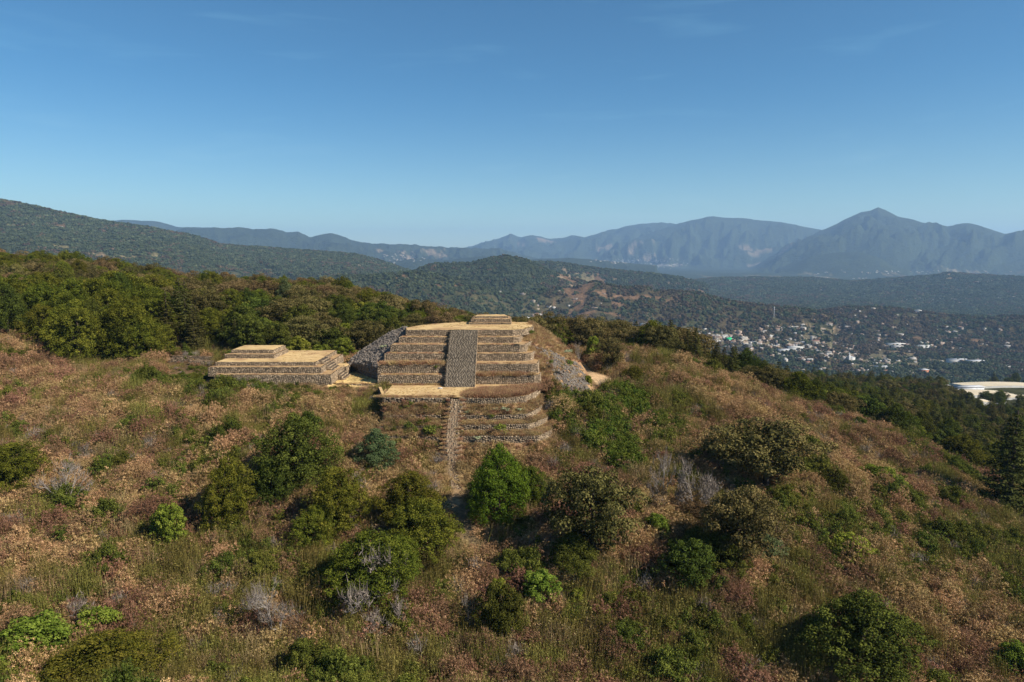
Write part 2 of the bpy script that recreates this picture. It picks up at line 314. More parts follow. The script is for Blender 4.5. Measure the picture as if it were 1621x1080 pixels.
# highest elevation angle reached before each ring, for visibility tests and ray casts
TE = (H-ZC)/RR; TEM = np.maximum.accumulate(TE, 0)
def cast(px, py):
    dx, dy, dz = ray(px, py); hd = math.hypot(dx, dy); a = math.atan2(dx, dy); e = dz/hd
    j = int(np.clip(np.searchsorted(azs, a)-1, 0, len(azs)-2)); f = (a-azs[j])/(azs[j+1]-azs[j])
    te = TE[:, j]*(1-f)+TE[:, j+1]*f
    k = np.nonzero(te[20:] >= e)[0]
    if not len(k): return None
    k = k[0]+20; t0, t1 = te[k-1], te[k]; u = (e-t0)/(t1-t0) if t1 != t0 else 0
    r = rings[k-1]+(rings[k]-rings[k-1])*min(max(u, 0), 1)
    x, y = r*math.sin(a), r*math.cos(a)
    return np.array([x, y, float(hgt(x, y))])
def visible(x, y, z, slack=0.0):
    a = np.arctan2(x, y); r = np.hypot(x, y); i = np.clip(np.searchsorted(rings, r*.985)-1, 0, NR-1); j = np.clip(np.searchsorted(azs, a)-1, 0, len(azs)-1)
    px, py = project(x, y, z)
    return ((z-ZC)/r > TEM[i, j]-slack) & (px > -60) & (px < 1681) & (py < 1180) & (y > 0)
def blob(px, py, w, h):
    """a patch seen at (px,py), w x h pixels -> ground ellipse (x, y, rx, ry)"""
    c = cast(px, py)
    if c is None: return None
    a, b = cast(px, py-h/2), cast(px, py+h/2)
    D = math.hypot(c[0], c[1]); rx = w/2/FPX*D
    ry = rx if a is None or b is None else min(max(abs(a[1]-b[1])/2, rx*.25), rx*3.5)
    return c[0], c[1], rx, ry
def inblob(b, x, y, rag=.35, s=5):
    x, y = np.asarray(x, float), np.asarray(y, float)
    d = np.hypot((x-b[0])/b[2], (y-b[1])/b[3]); out = np.zeros(d.shape); k = d < 1.15+rag*1.6
    if k.any(): out[k] = sstep(1.15, .8, d[k]+fbm(x[k]/(b[2]*.6), y[k]/(b[3]*.6), s, 3)*rag*1.6)
    return out

# paths and bare places (world space)
pathpx = [(722, 640), (719, 660), (714, 700), (716, 740), (722, 775), (728, 800), (738, 835), (752, 862)]
PATH = np.array([cast(*q) for q in pathpx])
def dist_path(x, y, W_=PATH):
    d = np.full(np.shape(x), 1e9)
    for p, q in zip(W_[:-1], W_[1:]):
        vx, vy = q[0]-p[0], q[1]-p[1]; t = np.clip(((x-p[0])*vx+(y-p[1])*vy)/(vx*vx+vy*vy), 0, 1)
        d = np.minimum(d, np.hypot(x-p[0]-vx*t, y-p[1]-vy*t))
    return d
BARE = [blob(*b) for b in [(710, 800, 30, 24), (748, 838, 46, 34), (950, 600, 46, 20), (930, 588, 20, 16), (1245, 679, 70, 7), (878, 690, 14, 22)]]
BARE = [b for b in BARE if b]
FIELDS = [] # far clearings: px, py, w, h, colour index
for q in [(1320,495,22,6,0),(1330,522,60,4,1),(1125,490,10,5,0),(1110,460,20,4,0),(920,500,60,9,0),(972,497,40,7,0),(860,497,18,7,0),(943,446,40,7,0),(905,456,60,8,0),(960,466,60,12,0),(1010,470,80,12,0),(1060,475,60,10,0),(980,480,30,16,0),
          (700,455,20,5,0),(720,452,14,4,0),(640,440,22,9,0),(690,450,24,5,0),(335,433,16,9,2),(195,408,30,10,2),(245,405,26,7,2),(150,402,30,8,1),(90,358,14,10,0),(100,392,40,8,2),(210,380,14,6,1),
          (1490,548,30,6,0),(1390,538,14,7,0),(1455,536,34,6,0),(1540,540,50,8,0),(1555,548,30,6,0),(1565,560,40,4,1),(1430,560,40,4,1),(1300,500,24,6,1),(1275,512,10,9,1),
          (820,388,46,8,3),(860,380,30,8,3),(960,390,30,6,3),(1000,393,60,6,3),(680,396,40,9,3),(700,404,30,8,3),(640,402,30,6,3),(1180,395,20,6,3),(1195,402,26,5,3),(1210,395,30,5,3),(1240,398,50,4,3),(1172,410,10,6,3),(1190,421,30,4,3),(600,396,14,5,3),(620,408,16,4,3),
          (1590,438,30,3,0),(1440,438,30,2,0),(1530,434,20,2,0),(1030,408,30,4,3),(1420,445,40,2,1),(1225,450,12,6,2),(1250,455,14,6,2),(1280,468,10,3,1),(1340,467,12,4,1),(1500,487,30,3,1),(1540,487,30,3,1),(1600,473,50,6,1),(1370,466,20,3,1)]:
    b = blob(*q[:4])
    if b: FIELDS.append((b, q[4]))
_fr = np.random.default_rng(5)
for _ in range(150):
    q = (_fr.uniform(880, 1640), 432+_fr.beta(1, 1.6)*70, _fr.uniform(8, 34), _fr.uniform(1.5, 4.5)); b = blob(*q)
    if b and math.hypot(b[0], b[1]) > 3300: FIELDS.append((b, int(_fr.choice([0, 1, 1, 2, 2]))))
FCOL = [(.17, .105, .068), (.27, .20, .14), (.20, .17, .10), (.34, .25, .185)]
BROWNHILL = [b for b in (blob(1000, 465, 260, 34), blob(1450, 500, 420, 20), blob(930, 470, 140, 30), blob(1180, 482, 140, 10)) if b]
TOWN = [b for b in (blob(1110, 528, 130, 12), blob(1150, 540, 90, 12), blob(1255, 545, 110, 22), blob(1380, 568, 150, 22), blob(1430, 575, 80, 22),
        blob(1545, 572, 90, 8), blob(1605, 585, 40, 10), blob(1310, 482, 60, 5), blob(1480, 475, 120, 8), blob(1600, 474, 60, 8), blob(1420, 547, 40, 6), blob(1040, 516, 30, 6), blob(1360, 583, 80, 12)) if b]
def cover(x, y):
    """ground colours at world points, and how wooded the far ground is"""
    r = np.hypot(x, y)
    nz = fbm(x/9, y/9, 5, 4)[..., None]; nz2 = fbm(x/300, y/300, 6, 4)[..., None]
    c = np.array((.15, .098, .058))*(1+.5*nz)                                # litter between shrubs
    forest = sstep(190, 240, r)[..., None]
    c = c*(1-forest)+forest*np.array((.050, .052, .028))*(1+.35*nz2)
    fm = sstep(1500, 4500, r)[..., None]
    c = c*(1-fm)+fm*np.array((.036, .048, .027))*(1+.35*nz2)
    wood = np.ones_like(x)
    for b in BROWNHILL:
        m = inblob(b, x, y, .3, 9)*np.clip(.6+fbm(x/90, y/90, 12, 3)*1.4, 0, 1)*(r > 1500)
        c = c*(1-m[..., None]*.75)+m[..., None]*.75*np.array((.080, .060, .038)); wood = wood*(1-m*.12)
    nf = sstep(.42, .52, fbm(x/420, y/260, 31, 4))*(r > 1700)*(r < 9000)*.7
    c = c*(1-nf[..., None])+nf[..., None]*np.array((.095, .085, .05)); wood = wood*(1-nf*.6)
    for b, k in FIELDS:
        m = inblob((b[0], b[1], b[2]*.68, b[3]*.68), x, y, .9, 13+k)*(r > 1200)*np.where(r > 7000, .6, .9); c = c*(1-m[..., None])+m[..., None]*np.array(FCOL[k]); wood = wood*(1-m)
    for b in TOWN:
        m = inblob(b, x, y, .5, 19)*.6*(r > 700); c = c*(1-m[..., None])+m[..., None]*np.array((.16, .14, .095)); wood = wood*(1-m*.6)
    m = sstep(1.8, .7, dist_path(x, y))*.75; m = np.maximum(m, 0)
    for b in BARE: m = np.maximum(m, inblob(b, x, y, .5, 23))
    m = m*(r < 250); c = c*(1-m[..., None])+m[..., None]*np.array((.33, .23, .145))*(1+.3*nz)
    m = ((x > X(526, 150)) & (x < X(603, 150)) & (y > 145.2) & (y < 172))*1.0
    m = np.maximum(m, ((x > X(600, 141)) & (x < X(850, 145)) & (y > 133) & (y < 150))*1.0)
    c = c*(1-m[..., None])+m[..., None]*np.array((.52, .38, .18))*(1+.25*nz)
    return np.clip(c, .01, .8), wood*(1-m)
colr, wood = cover(XX, YY)
nA = len(azs)
idx = np.arange(NR*nA).reshape(NR, nA)
q = np.stack([idx[:-1, :-1], idx[:-1, 1:], idx[1:, 1:], idx[1:, :-1]], -1).reshape(-1, 4)[:, ::-1]
wrap = np.stack([idx[:-1, -1], idx[:-1, 0], idx[1:, 0], idx[1:, -1]], -1)[:, ::-1]
Vt = np.stack([XX, YY, H], -1).reshape(-1, 3); cpt = len(Vt)
Vt = np.concatenate([Vt, [[0, 0, float(H[0].mean())]]])
fan = np.stack([idx[0, :], np.roll(idx[0, :], -1), np.full(nA, cpt)], -1)[:, ::-1]
ct = np.concatenate([colr.reshape(-1, 3), [[.1, .1, .1]]]); ct = np.concatenate([ct, np.ones((len(ct), 1))], 1)
m, n, l = newmat('ground_cover')
g = n.new('ShaderNodeNewGeometry').outputs['Position']; ac = n.new('ShaderNodeAttribute'); ac.attribute_name = 'Col'
c = mixc(n, l, 1.0, ac.outputs['Color'], mixc(n, l, rng_(n, l, noise(n, l, 1.7, 6, g, 0, .65), .35, .65), (.72, .70, .66), (1.3, 1.28, 1.2)), 'MULTIPLY')
c = mixc(n, l, 1.0, c, mixc(n, l, rng_(n, l, noise(n, l, .06, 5, g, 0, .75), .38, .62), (.62, .66, .62), (1.4, 1.36, 1.3)), 'MULTIPLY')
b = n.new('ShaderNodeBsdfDiffuse'); o = n.new('ShaderNodeOutputMaterial'); l.new(c, b.inputs['Color']); l.new(b.outputs[0], o.inputs['Surface'])
bp = n.new('ShaderNodeBump'); bp.inputs['Distance'].default_value = 60; bp.inputs['Strength'].default_value = .8; l.new(noise(n, l, .012, 7, g, 0, .68), bp.inputs['Height'])
bd = n.new('ShaderNodeVectorMath'); bd.operation = 'LENGTH'; l.new(g, bd.inputs[0])
l.new(rng_(n, l, bd.outputs['Value'], 800, 4000, 0, .9), bp.inputs['Strength']); l.new(bp.outputs[0], b.inputs['Normal'])
ground = ob('terrain', mk('terrain', Vt, [np.concatenate([q, wrap]), fan], col=ct, smooth=True, mats=[m]))
tag(ground, 'brown scrub hillside falling to a wide wooded valley ringed by blue mountains', 'terrain', kind='structure')
print('terrain done', H.min(), H.max())

# ------------------------------------------------------------------ masonry
def stones(path, z0, z1, batter, rng, closed=False, w=(.28, .62), h=.27, depth=(.05, .14), bright=.5, cen=None):
    """rubble stones over a wall whose foot follows path (list of xy, outward normal to the right of travel)"""
    V, T = [], []
    path = np.asarray(path, float)
    for p, q in zip(path[:-1], path[1:]):
        L = float(np.hypot(*(q-p)))
        if L < .3: continue
        d = (q-p)/L; nrm = np.array([d[1], -d[0]])
        za0 = np.asarray(z0 if np.isscalar(z0) else z0, float)
        rows = max(1, int(round((z1-z0)/h))); hh = (z1-z0)/rows
        for k in range(rows):
            n = int(L/((w[0]+w[1])/2))+1
            cuts = np.cumsum(rng.uniform(w[0], w[1], n)); cuts = np.concatenate([[0], cuts/cuts[-1]*L])
            s0, s1 = cuts[:-1], cuts[1:]; m = len(s0)
            zb = z0+k*hh+rng.uniform(-.05, .05, m); zt = zb+hh*rng.uniform(.8, 1.08, m); zt = np.minimum(zt, z1+.06)
            dep = rng.uniform(*depth, m); g = .02
            def pt(s, z, out):
                off = -(z-z0)*batter+out
                return np.stack([p[0]+d[0]*s+nrm[0]*off, p[1]+d[1]*s+nrm[1]*off, z], -1)
            j = lambda a: rng.uniform(-a, a, m)
            ins = (s1-s0)*.16; iz = (zt-zb)*.18
            vs = [pt(s0+g, zb+.01, 0), pt(s1-g, zb+.01, 0), pt(s1-g, zt-.01, 0), pt(s0+g, zt-.01, 0),
                  pt(s0+ins+j(.03), zb+iz+j(.02), dep), pt(s1-ins+j(.03), zb+iz+j(.02), dep*rng.uniform(.6, 1.1, m)), pt(s1-ins+j(.03), zt-iz+j(.02), dep*rng.uniform(.6, 1.1, m)), pt(s0+ins+j(.03), zt-iz+j(.02), dep)]
            V.append(np.stack(vs, 1)); t = np.clip(rng.normal(bright-.12, .17, m), 0, 1); t = np.where(rng.random(m) < .07, rng.uniform(.8, 1, m), t); T.append(t)
    V = np.concatenate(V); T = np.concatenate(T); N = len(V)
    f = np.array([[4, 5, 6, 7], [0, 1, 5, 4], [1, 2, 6, 5], [2, 3, 7, 6], [3, 0, 4, 7]])
    F = (np.arange(N)[:, None, None]*8+f[None]).reshape(-1, 4)
    return V.reshape(-1, 3), F, np.repeat(T, 5)
def stone_obj(path, z0, z1, batter, rng, parent, **k):
    V, F, T = stones(path, z0, z1, batter, rng, **k)
    o = ob('stone_facing', mk('stone_facing', V, [F], tint=T, mats=[M['stone']]), parent); o['kind'] = 'stuff'
    return o
def subdiv(path, step, rag, rng):
    out = []
    path = np.asarray(path, float)
    for p, q in zip(path, np.roll(path, -1, 0)):
        n = max(1, int(np.hypot(*(q-p)[:2])/step))
        for k in range(n): out.append(p+(q-p)*k/n+rng.uniform(-rag, rag, len(p))*(k > 0))
    return np.array(out)
def offset(poly, d):
    """grow a counter-clockwise polygon by d"""
    poly = np.asarray(poly, float); n = len(poly); out = []
    for i in range(n):
        a, b, c = poly[i-1], poly[i], poly[(i+1) % n]
        n1 = np.array([(b-a)[1], -(b-a)[0]]); n1 /= np.hypot(*n1)+1e-9; n2 = np.array([(c-b)[1], -(c-b)[0]]); n2 /= np.hypot(*n2)+1e-9
        m = n1+n2; m /= max(np.dot(m, n1), .4)*1.0; out.append(b+m*d*(1 if True else 0))
    return np.array(out)
def tier(poly, z0, z1, batter, parent, rng, name='terrace', topmat='drygrass', faces=None, rag=.06, **k):
    """one stepped storey: poly is the top outline, counter-clockwise; child wall (> stone facing) and child grass top"""
    poly = np.asarray(poly, float); bot = offset(poly, (z1-z0)*batter); n = len(poly)
    V = np.concatenate([np.c_[bot, np.full(n, z0)], np.c_[poly, np.full(n, z1-.02)]])
    i = np.arange(n); j = (i+1) % n
    w = ob(name+'_wall', mk(name+'_wall', V, [np.stack([i, j, j+n, i+n], -1)], mats=[M['mortar']]), parent)
    fs = range(n) if faces is None else faces
    parts = [stones([bot[a], bot[(a+1) % n]], z0, z1, batter, rng, **k) for a in fs]
    off, VV, FF, TT = 0, [], [], []
    for v, f, t in parts: VV.append(v); FF.append(f+off); TT.append(t); off += len(v)
    s = ob('stone_facing', mk('stone_facing', np.concatenate(VV), [np.concatenate(FF)], tint=np.concatenate(TT), mats=[M['stone']]), w); s['kind'] = 'stuff'
    # grass top: ragged rim slightly inside the coping, a little crowned
    rim = subdiv(offset(poly, -.12), .5, rag, rng); c = rim.mean(0); nr = len(rim)
    inn = c+(rim-c)*.9
    V = np.concatenate([np.c_[rim, z1+rng.uniform(.0, .09, nr)], np.c_[inn, z1+.05+rng.uniform(0, .08, nr)], [[c[0], c[1], z1+.08]]])
    i = np.arange(nr); j = (i+1) % nr
    t = ob(name+'_top', mk(name+'_top', V, [np.stack([i, j, j+nr, i+nr], -1), np.stack([i+nr, j+nr, np.full(nr, 2*nr)], -1)], smooth=True, mats=[M[topmat]]), parent)
    return w, t
rg = np.random.default_rng(7)
pyr = empty('stepped_pyramid', (X(728, 160), 165, 0))
tag(pyr, 'tall stone pyramid of six stepped terraces with a central stairway', 'pyramid')
def under(o, root):   # keep world-space vertices while parented to a root that stands elsewhere
    o.matrix_parent_inverse = root.matrix_world.inverted()
bpy.context.view_layer.update()
# y pixel of top and foot of each storey; left and right end at the front (pixels)
LV = [(594, 609, 599, 858), (576.5, 591.6, 599, 854), (560, 572, 609, 844), (546, 558.5, 619, 834), (534, 543.5, 632, 824), (522.5, 532.5, 643, 816)]
z = 0.0; Yf = 145.3; tiers = []
for k, (yt, yb, xl, xr) in enumerate(LV):
    Yb = float(UZ(728, yb, z)[1]) if k else Yf
    zt = float(UY(728, yt, Yb+.15)[2])
    tiers.append((z, zt, Yb, xl, xr)); z = zt
ZT = tiers[-1][1]; print('tiers', [(round(a, 2), round(b, 2), round(c, 1)) for a, b, c, _, _ in tiers])
topo = [UZ(a, b, ZT)[:2] for a, b in [(643, 522.5), (812, 523.2), (830, 521), (844, 517), (842, 512), (836, 510.5), (790, 509.5), (733, 510), (690, 512.6), (660, 516), (642, 519.5)]]
SX0, SX1 = X(706, 146), X(753, 146)      # stairway
backY = topo[6][1]+2
def add(objs, root):
    for o in objs: under(o, root)
for k, (z0, z1, Yb, xl, xr) in enumerate(tiers):
    bt = .12; yf = Yb+bt*(z1-z0)
    if k == 5:
        poly = np.array(topo); poly[0, 1] = poly[1, 1] = yf; faces = [0, 1, 2, 3, 9, 10]
    else:
        xl_, xr_ = X(xl, yf, z1), X(xr, yf, z1); e = (5-k)*1.0
        poly = [(xl_, yf), (xr_-1.6, yf), (xr_-.4, yf+.8), (min(xr_+1.6, topo[3][0]+e*.3), yf+8), (topo[3][0]+e*.3, backY-8), (topo[3][0]-1+e*.3, backY+e), (topo[7][0], backY+e), (xl_+1, yf+14)]; faces = [0, 1, 2, 3, 7]
    add(tier(poly, z0, z1, bt, pyr, rg, 'terrace' if k < 5 else 'summit', 'drygrass' if k == 5 else 'drygrass2', faces), pyr)
# stairway: a raised ramp of steps
NS = 56; y0, y1 = float(UZ(728, 613.5, 0)[1]), tiers[-1][2]+.25
tz = [0]+[t_[1] for t_ in tiers]; ty = [y0]+[min(y0+(y1-y0)*t_[1]/ZT, t_[2]-.5) for t_ in tiers]; ty[-1] = y1-.2
stair_y = lambda f: float(np.interp(f*ZT, tz, ty))
print('stair', ty)
V, F = [], []
st = ob('stairway', None, pyr)
def box(x0, x1, y0_, y1_, z0_, z1_):
    b = len(V); V.extend([(x0, y0_, z0_), (x1, y0_, z0_), (x1, y1_, z0_), (x0, y1_, z0_), (x0, y0_, z1_), (x1, y0_, z1_), (x1, y1_, z1_), (x0, y1_, z1_)])
    F.extend([[b+a for a in f] for f in ((0, 1, 5, 4), (1, 2, 6, 5), (2, 3, 7, 6), (3, 0, 4, 7), (4, 5, 6, 7))])
for k in range(NS):
    ya = stair_y(k/NS); box(SX0+.03, SX1-.03, ya+.05, y1+.6, ZT*k/NS, ZT*(k+1)/NS-.03)
COL.objects.unlink(st); bpy.data.objects.remove(st)
st = ob('stairway', mk('stairway', np.array(V), [np.array(F)], mats=[M['mortar']]), pyr); under(st, pyr)
SV, SF, ST = [], [], []; off = 0
for k in range(NS):
    ya = stair_y(k/NS); za, zb = ZT*k/NS, ZT*(k+1)/NS; s = SX0; rowt = rg.normal(.42, .04)
    while s < SX1-.15:
        w = rg.uniform(.3, .8); e = min(s+w, SX1); j = rg.uniform(-.012, .012, 4)
        b = [(s+.015, ya+j[0], za), (e-.015, ya+j[1], za), (e-.015, ya+.34, za), (s+.015, ya+.34, za), (s+.03, ya+.03+j[0], zb+j[2]*.6), (e-.03, ya+.03+j[1], zb+j[3]*.6), (e-.03, ya+.34, zb+j[3]*.6), (s+.03, ya+.34, zb+j[2]*.6)]
        SV += b; SF += [[off+a for a in f] for f in ((0, 1, 5, 4), (1, 2, 6, 5), (3, 0, 4, 7), (4, 5, 6, 7))]; off += 8
        ST += [float(np.clip(rg.normal(rowt, .12), 0, 1))]*4; s = e
o = ob('step_stones', mk('step_stones', np.array(SV), [np.array(SF)], tint=ST, mats=[M['stairstone']]), st); o['kind'] = 'stuff'
for sx, nx in ((SX0, -1), (SX1, 1)):     # side cheeks of the stairway
    for k in range(0, NS, 4):
        ya = stair_y(k/NS)
        path = [(sx, y1), (sx, ya+.1)] if nx < 0 else [(sx, ya+.1), (sx, y1)]
        o = stone_obj(path, ZT*k/NS, min(ZT*(k+4)/NS, ZT-.1), 0, rg, st, depth=(.02, .08))
# summit altar: two low tiers with a worn top
def rect(x0, x1, y0, y1): return [(x0, y0), (x1, y0), (x1, y1), (x0, y1)]
al = empty('summit_altar', (X(775, 172, ZT), 172, ZT)); bpy.context.view_layer.update()
tag(al, 'small low two tiered stone altar on the grassy pyramid summit', 'altar')
ya = float(UZ(775, 514, ZT+.05)[1]); za = ZT+.06
add(tier(rect(X(741.5, ya, za), X(809, ya, za), ya, ya+9), za, za+.45, .1, al, rg, 'lower_tier', 'drygrass2', [0, 1, 3]), al)
za2 = za+.45
add(tier(rect(X(746, ya+1, za2), X(808, ya+1, za2), ya+.9, ya+8), za2, za2+.85, .12, al, rg, 'middle_tier', 'drygrass2', [0, 1, 3]), al)
za3 = za2+.85
add(tier([(X(750, ya+3, za3), ya+2.3), (X(804, ya+3, za3), ya+2.3), (X(800, ya+6, za3), ya+7), (X(786, ya+6, za3), ya+7.5), (X(755, ya+6, za3), ya+7)], za3, za3+.5, .3, al, rg, 'upper_tier', 'drygrass', [0, 1, 4], rag=.15), al)

# low pyramid beside the court
lp = empty('low_pyramid', (X(430, 158), 158, 0)); bpy.context.view_layer.update()
tag(lp, 'low wide stone platform of three terraces with a raised block and side steps', 'pyramid')
Z3, Z2, Z1 = 2.1, 3.5, 4.35
def fr(y, z): return float(UZ(450, y, z)[1])
add(tier(rect(X(345, 147), X(524, 145.8, Z3), fr(609, 0)+.2, 158), -.6, Z3, .08, lp, rg, 'terrace', 'drygrass2', [0, 1, 3]), lp)
add(tier(rect(X(331, 147, Z2), X(508.5, 147, Z2), fr(592, Z3)+.1, 166), Z3-.6, Z2, .08, lp, rg, 'terrace', 'drygrass2', [0, 1, 3]), lp)
add(tier(rect(X(343, 149, Z1), X(500.7, 149, Z1), fr(579.7, Z2)+.1, 166.5), Z2-.4, Z1, .08, lp, rg, 'terrace', 'drygrass', [0, 1, 3]), lp)
T2, T1 = 5.3, 6.15; yt2, yt1 = fr(568, Z1), fr(559.9, T2)
add(tier(rect(X(356, yt2, T2), X(434, yt2, T2), yt2, 163), Z1, T2, .08, lp, rg, 'block', 'drygrass2', [0, 1, 3]), lp)
add(tier(rect(X(366.5, yt1, T1), X(434.4, yt1, T1)-.1, yt1, 162.6), T2, T1, .08, lp, rg, 'block', 'drygrass', [0, 1, 3]), lp)
# side stairs descending to the right of the low pyramid, with a small block at their foot
V, F = [], []; sx = X(508.5, 152, Z2)+.15; ns = 11
for k in range(ns):
    box(sx-2.2+(.0), sx+5.2*(1-k/ns)-.1, 150.6, 156.5, max(Z1*k/ns-.4, -.2), Z1*(k+1)/ns-.02)
sd = ob('side_stairway', mk('side_stairway', np.array(V), [np.array(F)], mats=[M['mortar']]), lp); under(sd, lp)
VV, FF, TT, off = [], [], [], 0
for k in range(ns):
    xe = sx+5.2*(1-k/ns)
    v, f, t = stones([(xe, 150.6), (xe, 156.5)], Z1*k/ns, Z1*(k+1)/ns, 0, rg, h=.4, depth=(.02, .1)); VV.append(v); FF.append(f+off); TT.append(t); off += len(v)
    v, f, t = stones([(sx-1, 150.58), (xe, 150.58)], Z1*k/ns, Z1*(k+1)/ns, 0, rg, h=.4, depth=(.02, .1)); VV.append(v); FF.append(f+off); TT.append(t); off += len(v)
o = ob('step_stones', mk('step_stones', np.concatenate(VV), [np.concatenate(FF)], tint=np.concatenate(TT), mats=[M['stone']]), sd); o['kind'] = 'stuff'
add(tier(rect(X(527, 157, 1.7), X(547, 156, 1.7), 156.8, 162), -.4, 1.9, .05, lp, rg, 'stair_block', 'drygrass', [0, 1, 3]), lp)

# free standing masonry walls
def wall(name, path, z0, z1, th, label, cat='wall', cap='drygrass2'):
    path = [np.array(p[:2], float) for p in path]; mid = np.mean(path, 0)
    r = empty(name, (mid[0], mid[1], min(z0) if not np.isscalar(z0) else z0)); bpy.context.view_layer.update(); tag(r, label, cat)
    V, F = [], []; VV, FF, TT, off = [], [], [], 0; C = []; CF = []
    for p, q in zip(path[:-1], path[1:]):
        L = np.hypot(*(q-p)); d = (q-p)/L; nn = np.array([d[1], -d[0]]); b = len(V)
        for zz in (z0, z1-.03):
            for s, w in ((p, 0), (q, 0), (q, -th), (p, -th)): V.append((*(s+nn*w), zz))
        F += [[b+a for a in f] for f in ((0, 1, 5, 4), (1, 2, 6, 5), (2, 3, 7, 6), (3, 0, 4, 7), (4, 5, 6, 7))]
        for a, c in ((p, q), (q-nn*th, p-nn*th)):
            v, f, t = stones([a, c], z0, z1, .03, rg, depth=(.04, .13)); VV.append(v); FF.append(f+off); TT.append(t); off += len(v)
        k = max(2, int(L/.4)); cb = len(C)
        for i in range(k+1):
            s = p+(q-p)*i/k
            C.append((*(s-nn*.06), z1+rg.uniform(-.02, .14))); C.append((*(s-nn*(th-.06)), z1+rg.uniform(-.02, .14)))
        CF += [[cb+2*i, cb+2*i+2, cb+2*i+3, cb+2*i+1] for i in range(k)]
    core = ob('wall_core', mk('wall_core', np.array(V), [np.array(F)], mats=[M['mortar']]), r); under(core, r)
    o = ob('stone_facing', mk('stone_facing', np.concatenate(VV), [np.concatenate(FF)], tint=np.concatenate(TT), mats=[M['stone']]), core); o['kind'] = 'stuff'
    o = ob('coping', mk('coping', np.array(C), [np.array(CF)], mats=[M[cap]]), r); under(o, r)
    return r
wall('retaining_wall', [(X(541, 145.4), 145.3), (X(598.5, 145.3), 145.2)], -1.5, .04, .8, 'grey stone retaining wall holding the front of the grassy court', cap='drygrass')
wall('retaining_wall', [(X(528, 146), 146.6), (X(541, 145.4), 146.0)], -1.3, -.1, .6, 'short broken wall end at the corner below the low pyramid', cap='drygrass')
for a, b, zz, lb in [((266, 574), (302, 573.5), .9, 'low ruined wall under the firs, farthest from the low pyramid'), ((300, 578), (338, 577), 1.0, 'low ruined wall joining the corner of the low pyramid'), ((272, 569), (336, 570), .8, 'rear low ruined wall below the fir trees')]:
    p, q = cast(*a), cast(*b); zb = min(p[2], q[2])-.5
    wall('ruined_wall', [p, q], zb, zb+.5+zz, .9, lb, cap='earth')
wall('retaining_wall', [UZ(598.5, 613.0, 0), UZ(605.5, 629.3, 0)], -4.2, .05, .7, 'stone side wall of the platform below the court', cap='drygrass')
print('masonry done')

# lower stepped base of the great pyramid: curved terrace walls with overgrown ledges
base = empty('lower_stepped_base', (X(770, 138), 138, -2)); bpy.context.view_layer.update()
tag(base, 'overgrown curved terrace walls stepping down below the great pyramid', 'ruin')
def prof(pxs, Y, zt): return np.array([UY(a, b, y)[:3] for (a, b), y in zip(pxs, Y)])
LW = [ # (top edge px points with depths), height
 ([(727, 629.5), (760, 630.5), (800, 630), (832, 627), (846, 621), (855, 614)], [132]*6, 1.35),
 ([(728, 657), (760, 657.5), (800, 657), (834, 656), (848, 649), (858, 641)], [129.6, 129.4, 129.4, 129.8, 133.5, 138], 1.25),
 ([(728, 672.5), (760, 672.5), (800, 672), (838, 671), (858, 664), (873, 655)], [127.1, 126.9, 126.9, 127.2, 131, 136], 1.35),
 ([(729, 690), (800, 690.5), (852, 690), (870, 682), (880, 672)], [124.5, 124.4, 124.5, 128.3, 133], 1.35)]
LL = [ # left half, more ruined
 ([(604, 620), (607, 629), (650, 630), (712, 630)], [132]*4, 1.2),
 ([(610, 657.5), (650, 657), (698, 657)], [129.6, 129.4, 129.4], .9),
 ([(600, 675), (650, 674), (696, 675)], [127.1, 126.9, 126.9], .8),
 ([(606, 690), (650, 690), (694, 692)], [124.6, 124.4, 124.4], .8)]
def ledge(a, b, nm):
    """slope strip from polyline a (upper, foot of one wall) to b (lower, top of the next)"""
    n = 40; m = 7; t = np.linspace(0, 1, n)
    def rs(p):
        s = np.concatenate([[0], np.cumsum(np.linalg.norm(np.diff(p, axis=0), axis=1))]); s /= s[-1]
        return np.stack([np.interp(t, s, p[:, k]) for k in range(3)], -1)
    A_, B_ = rs(a), rs(b); G = np.array([A_+(B_-A_)*(k/(m-1)) for k in range(m)])
    G[..., 2] += fbm(G[..., 0]/1.2, G[..., 1]/1.2, 3, 3)*.16*(np.sin(np.linspace(0, np.pi, m))[:, None]*.8+.2)
    ii = np.arange(m*n).reshape(m, n)
    F = np.stack([ii[1:, :-1], ii[1:, 1:], ii[:-1, 1:], ii[:-1, :-1]], -1).reshape(-1, 4)
    o = ob(nm, mk(nm, G.reshape(-1, 3), [F], smooth=True, mats=[M['slopegrass']]), base); under(o, base); return G
LEDGES = []
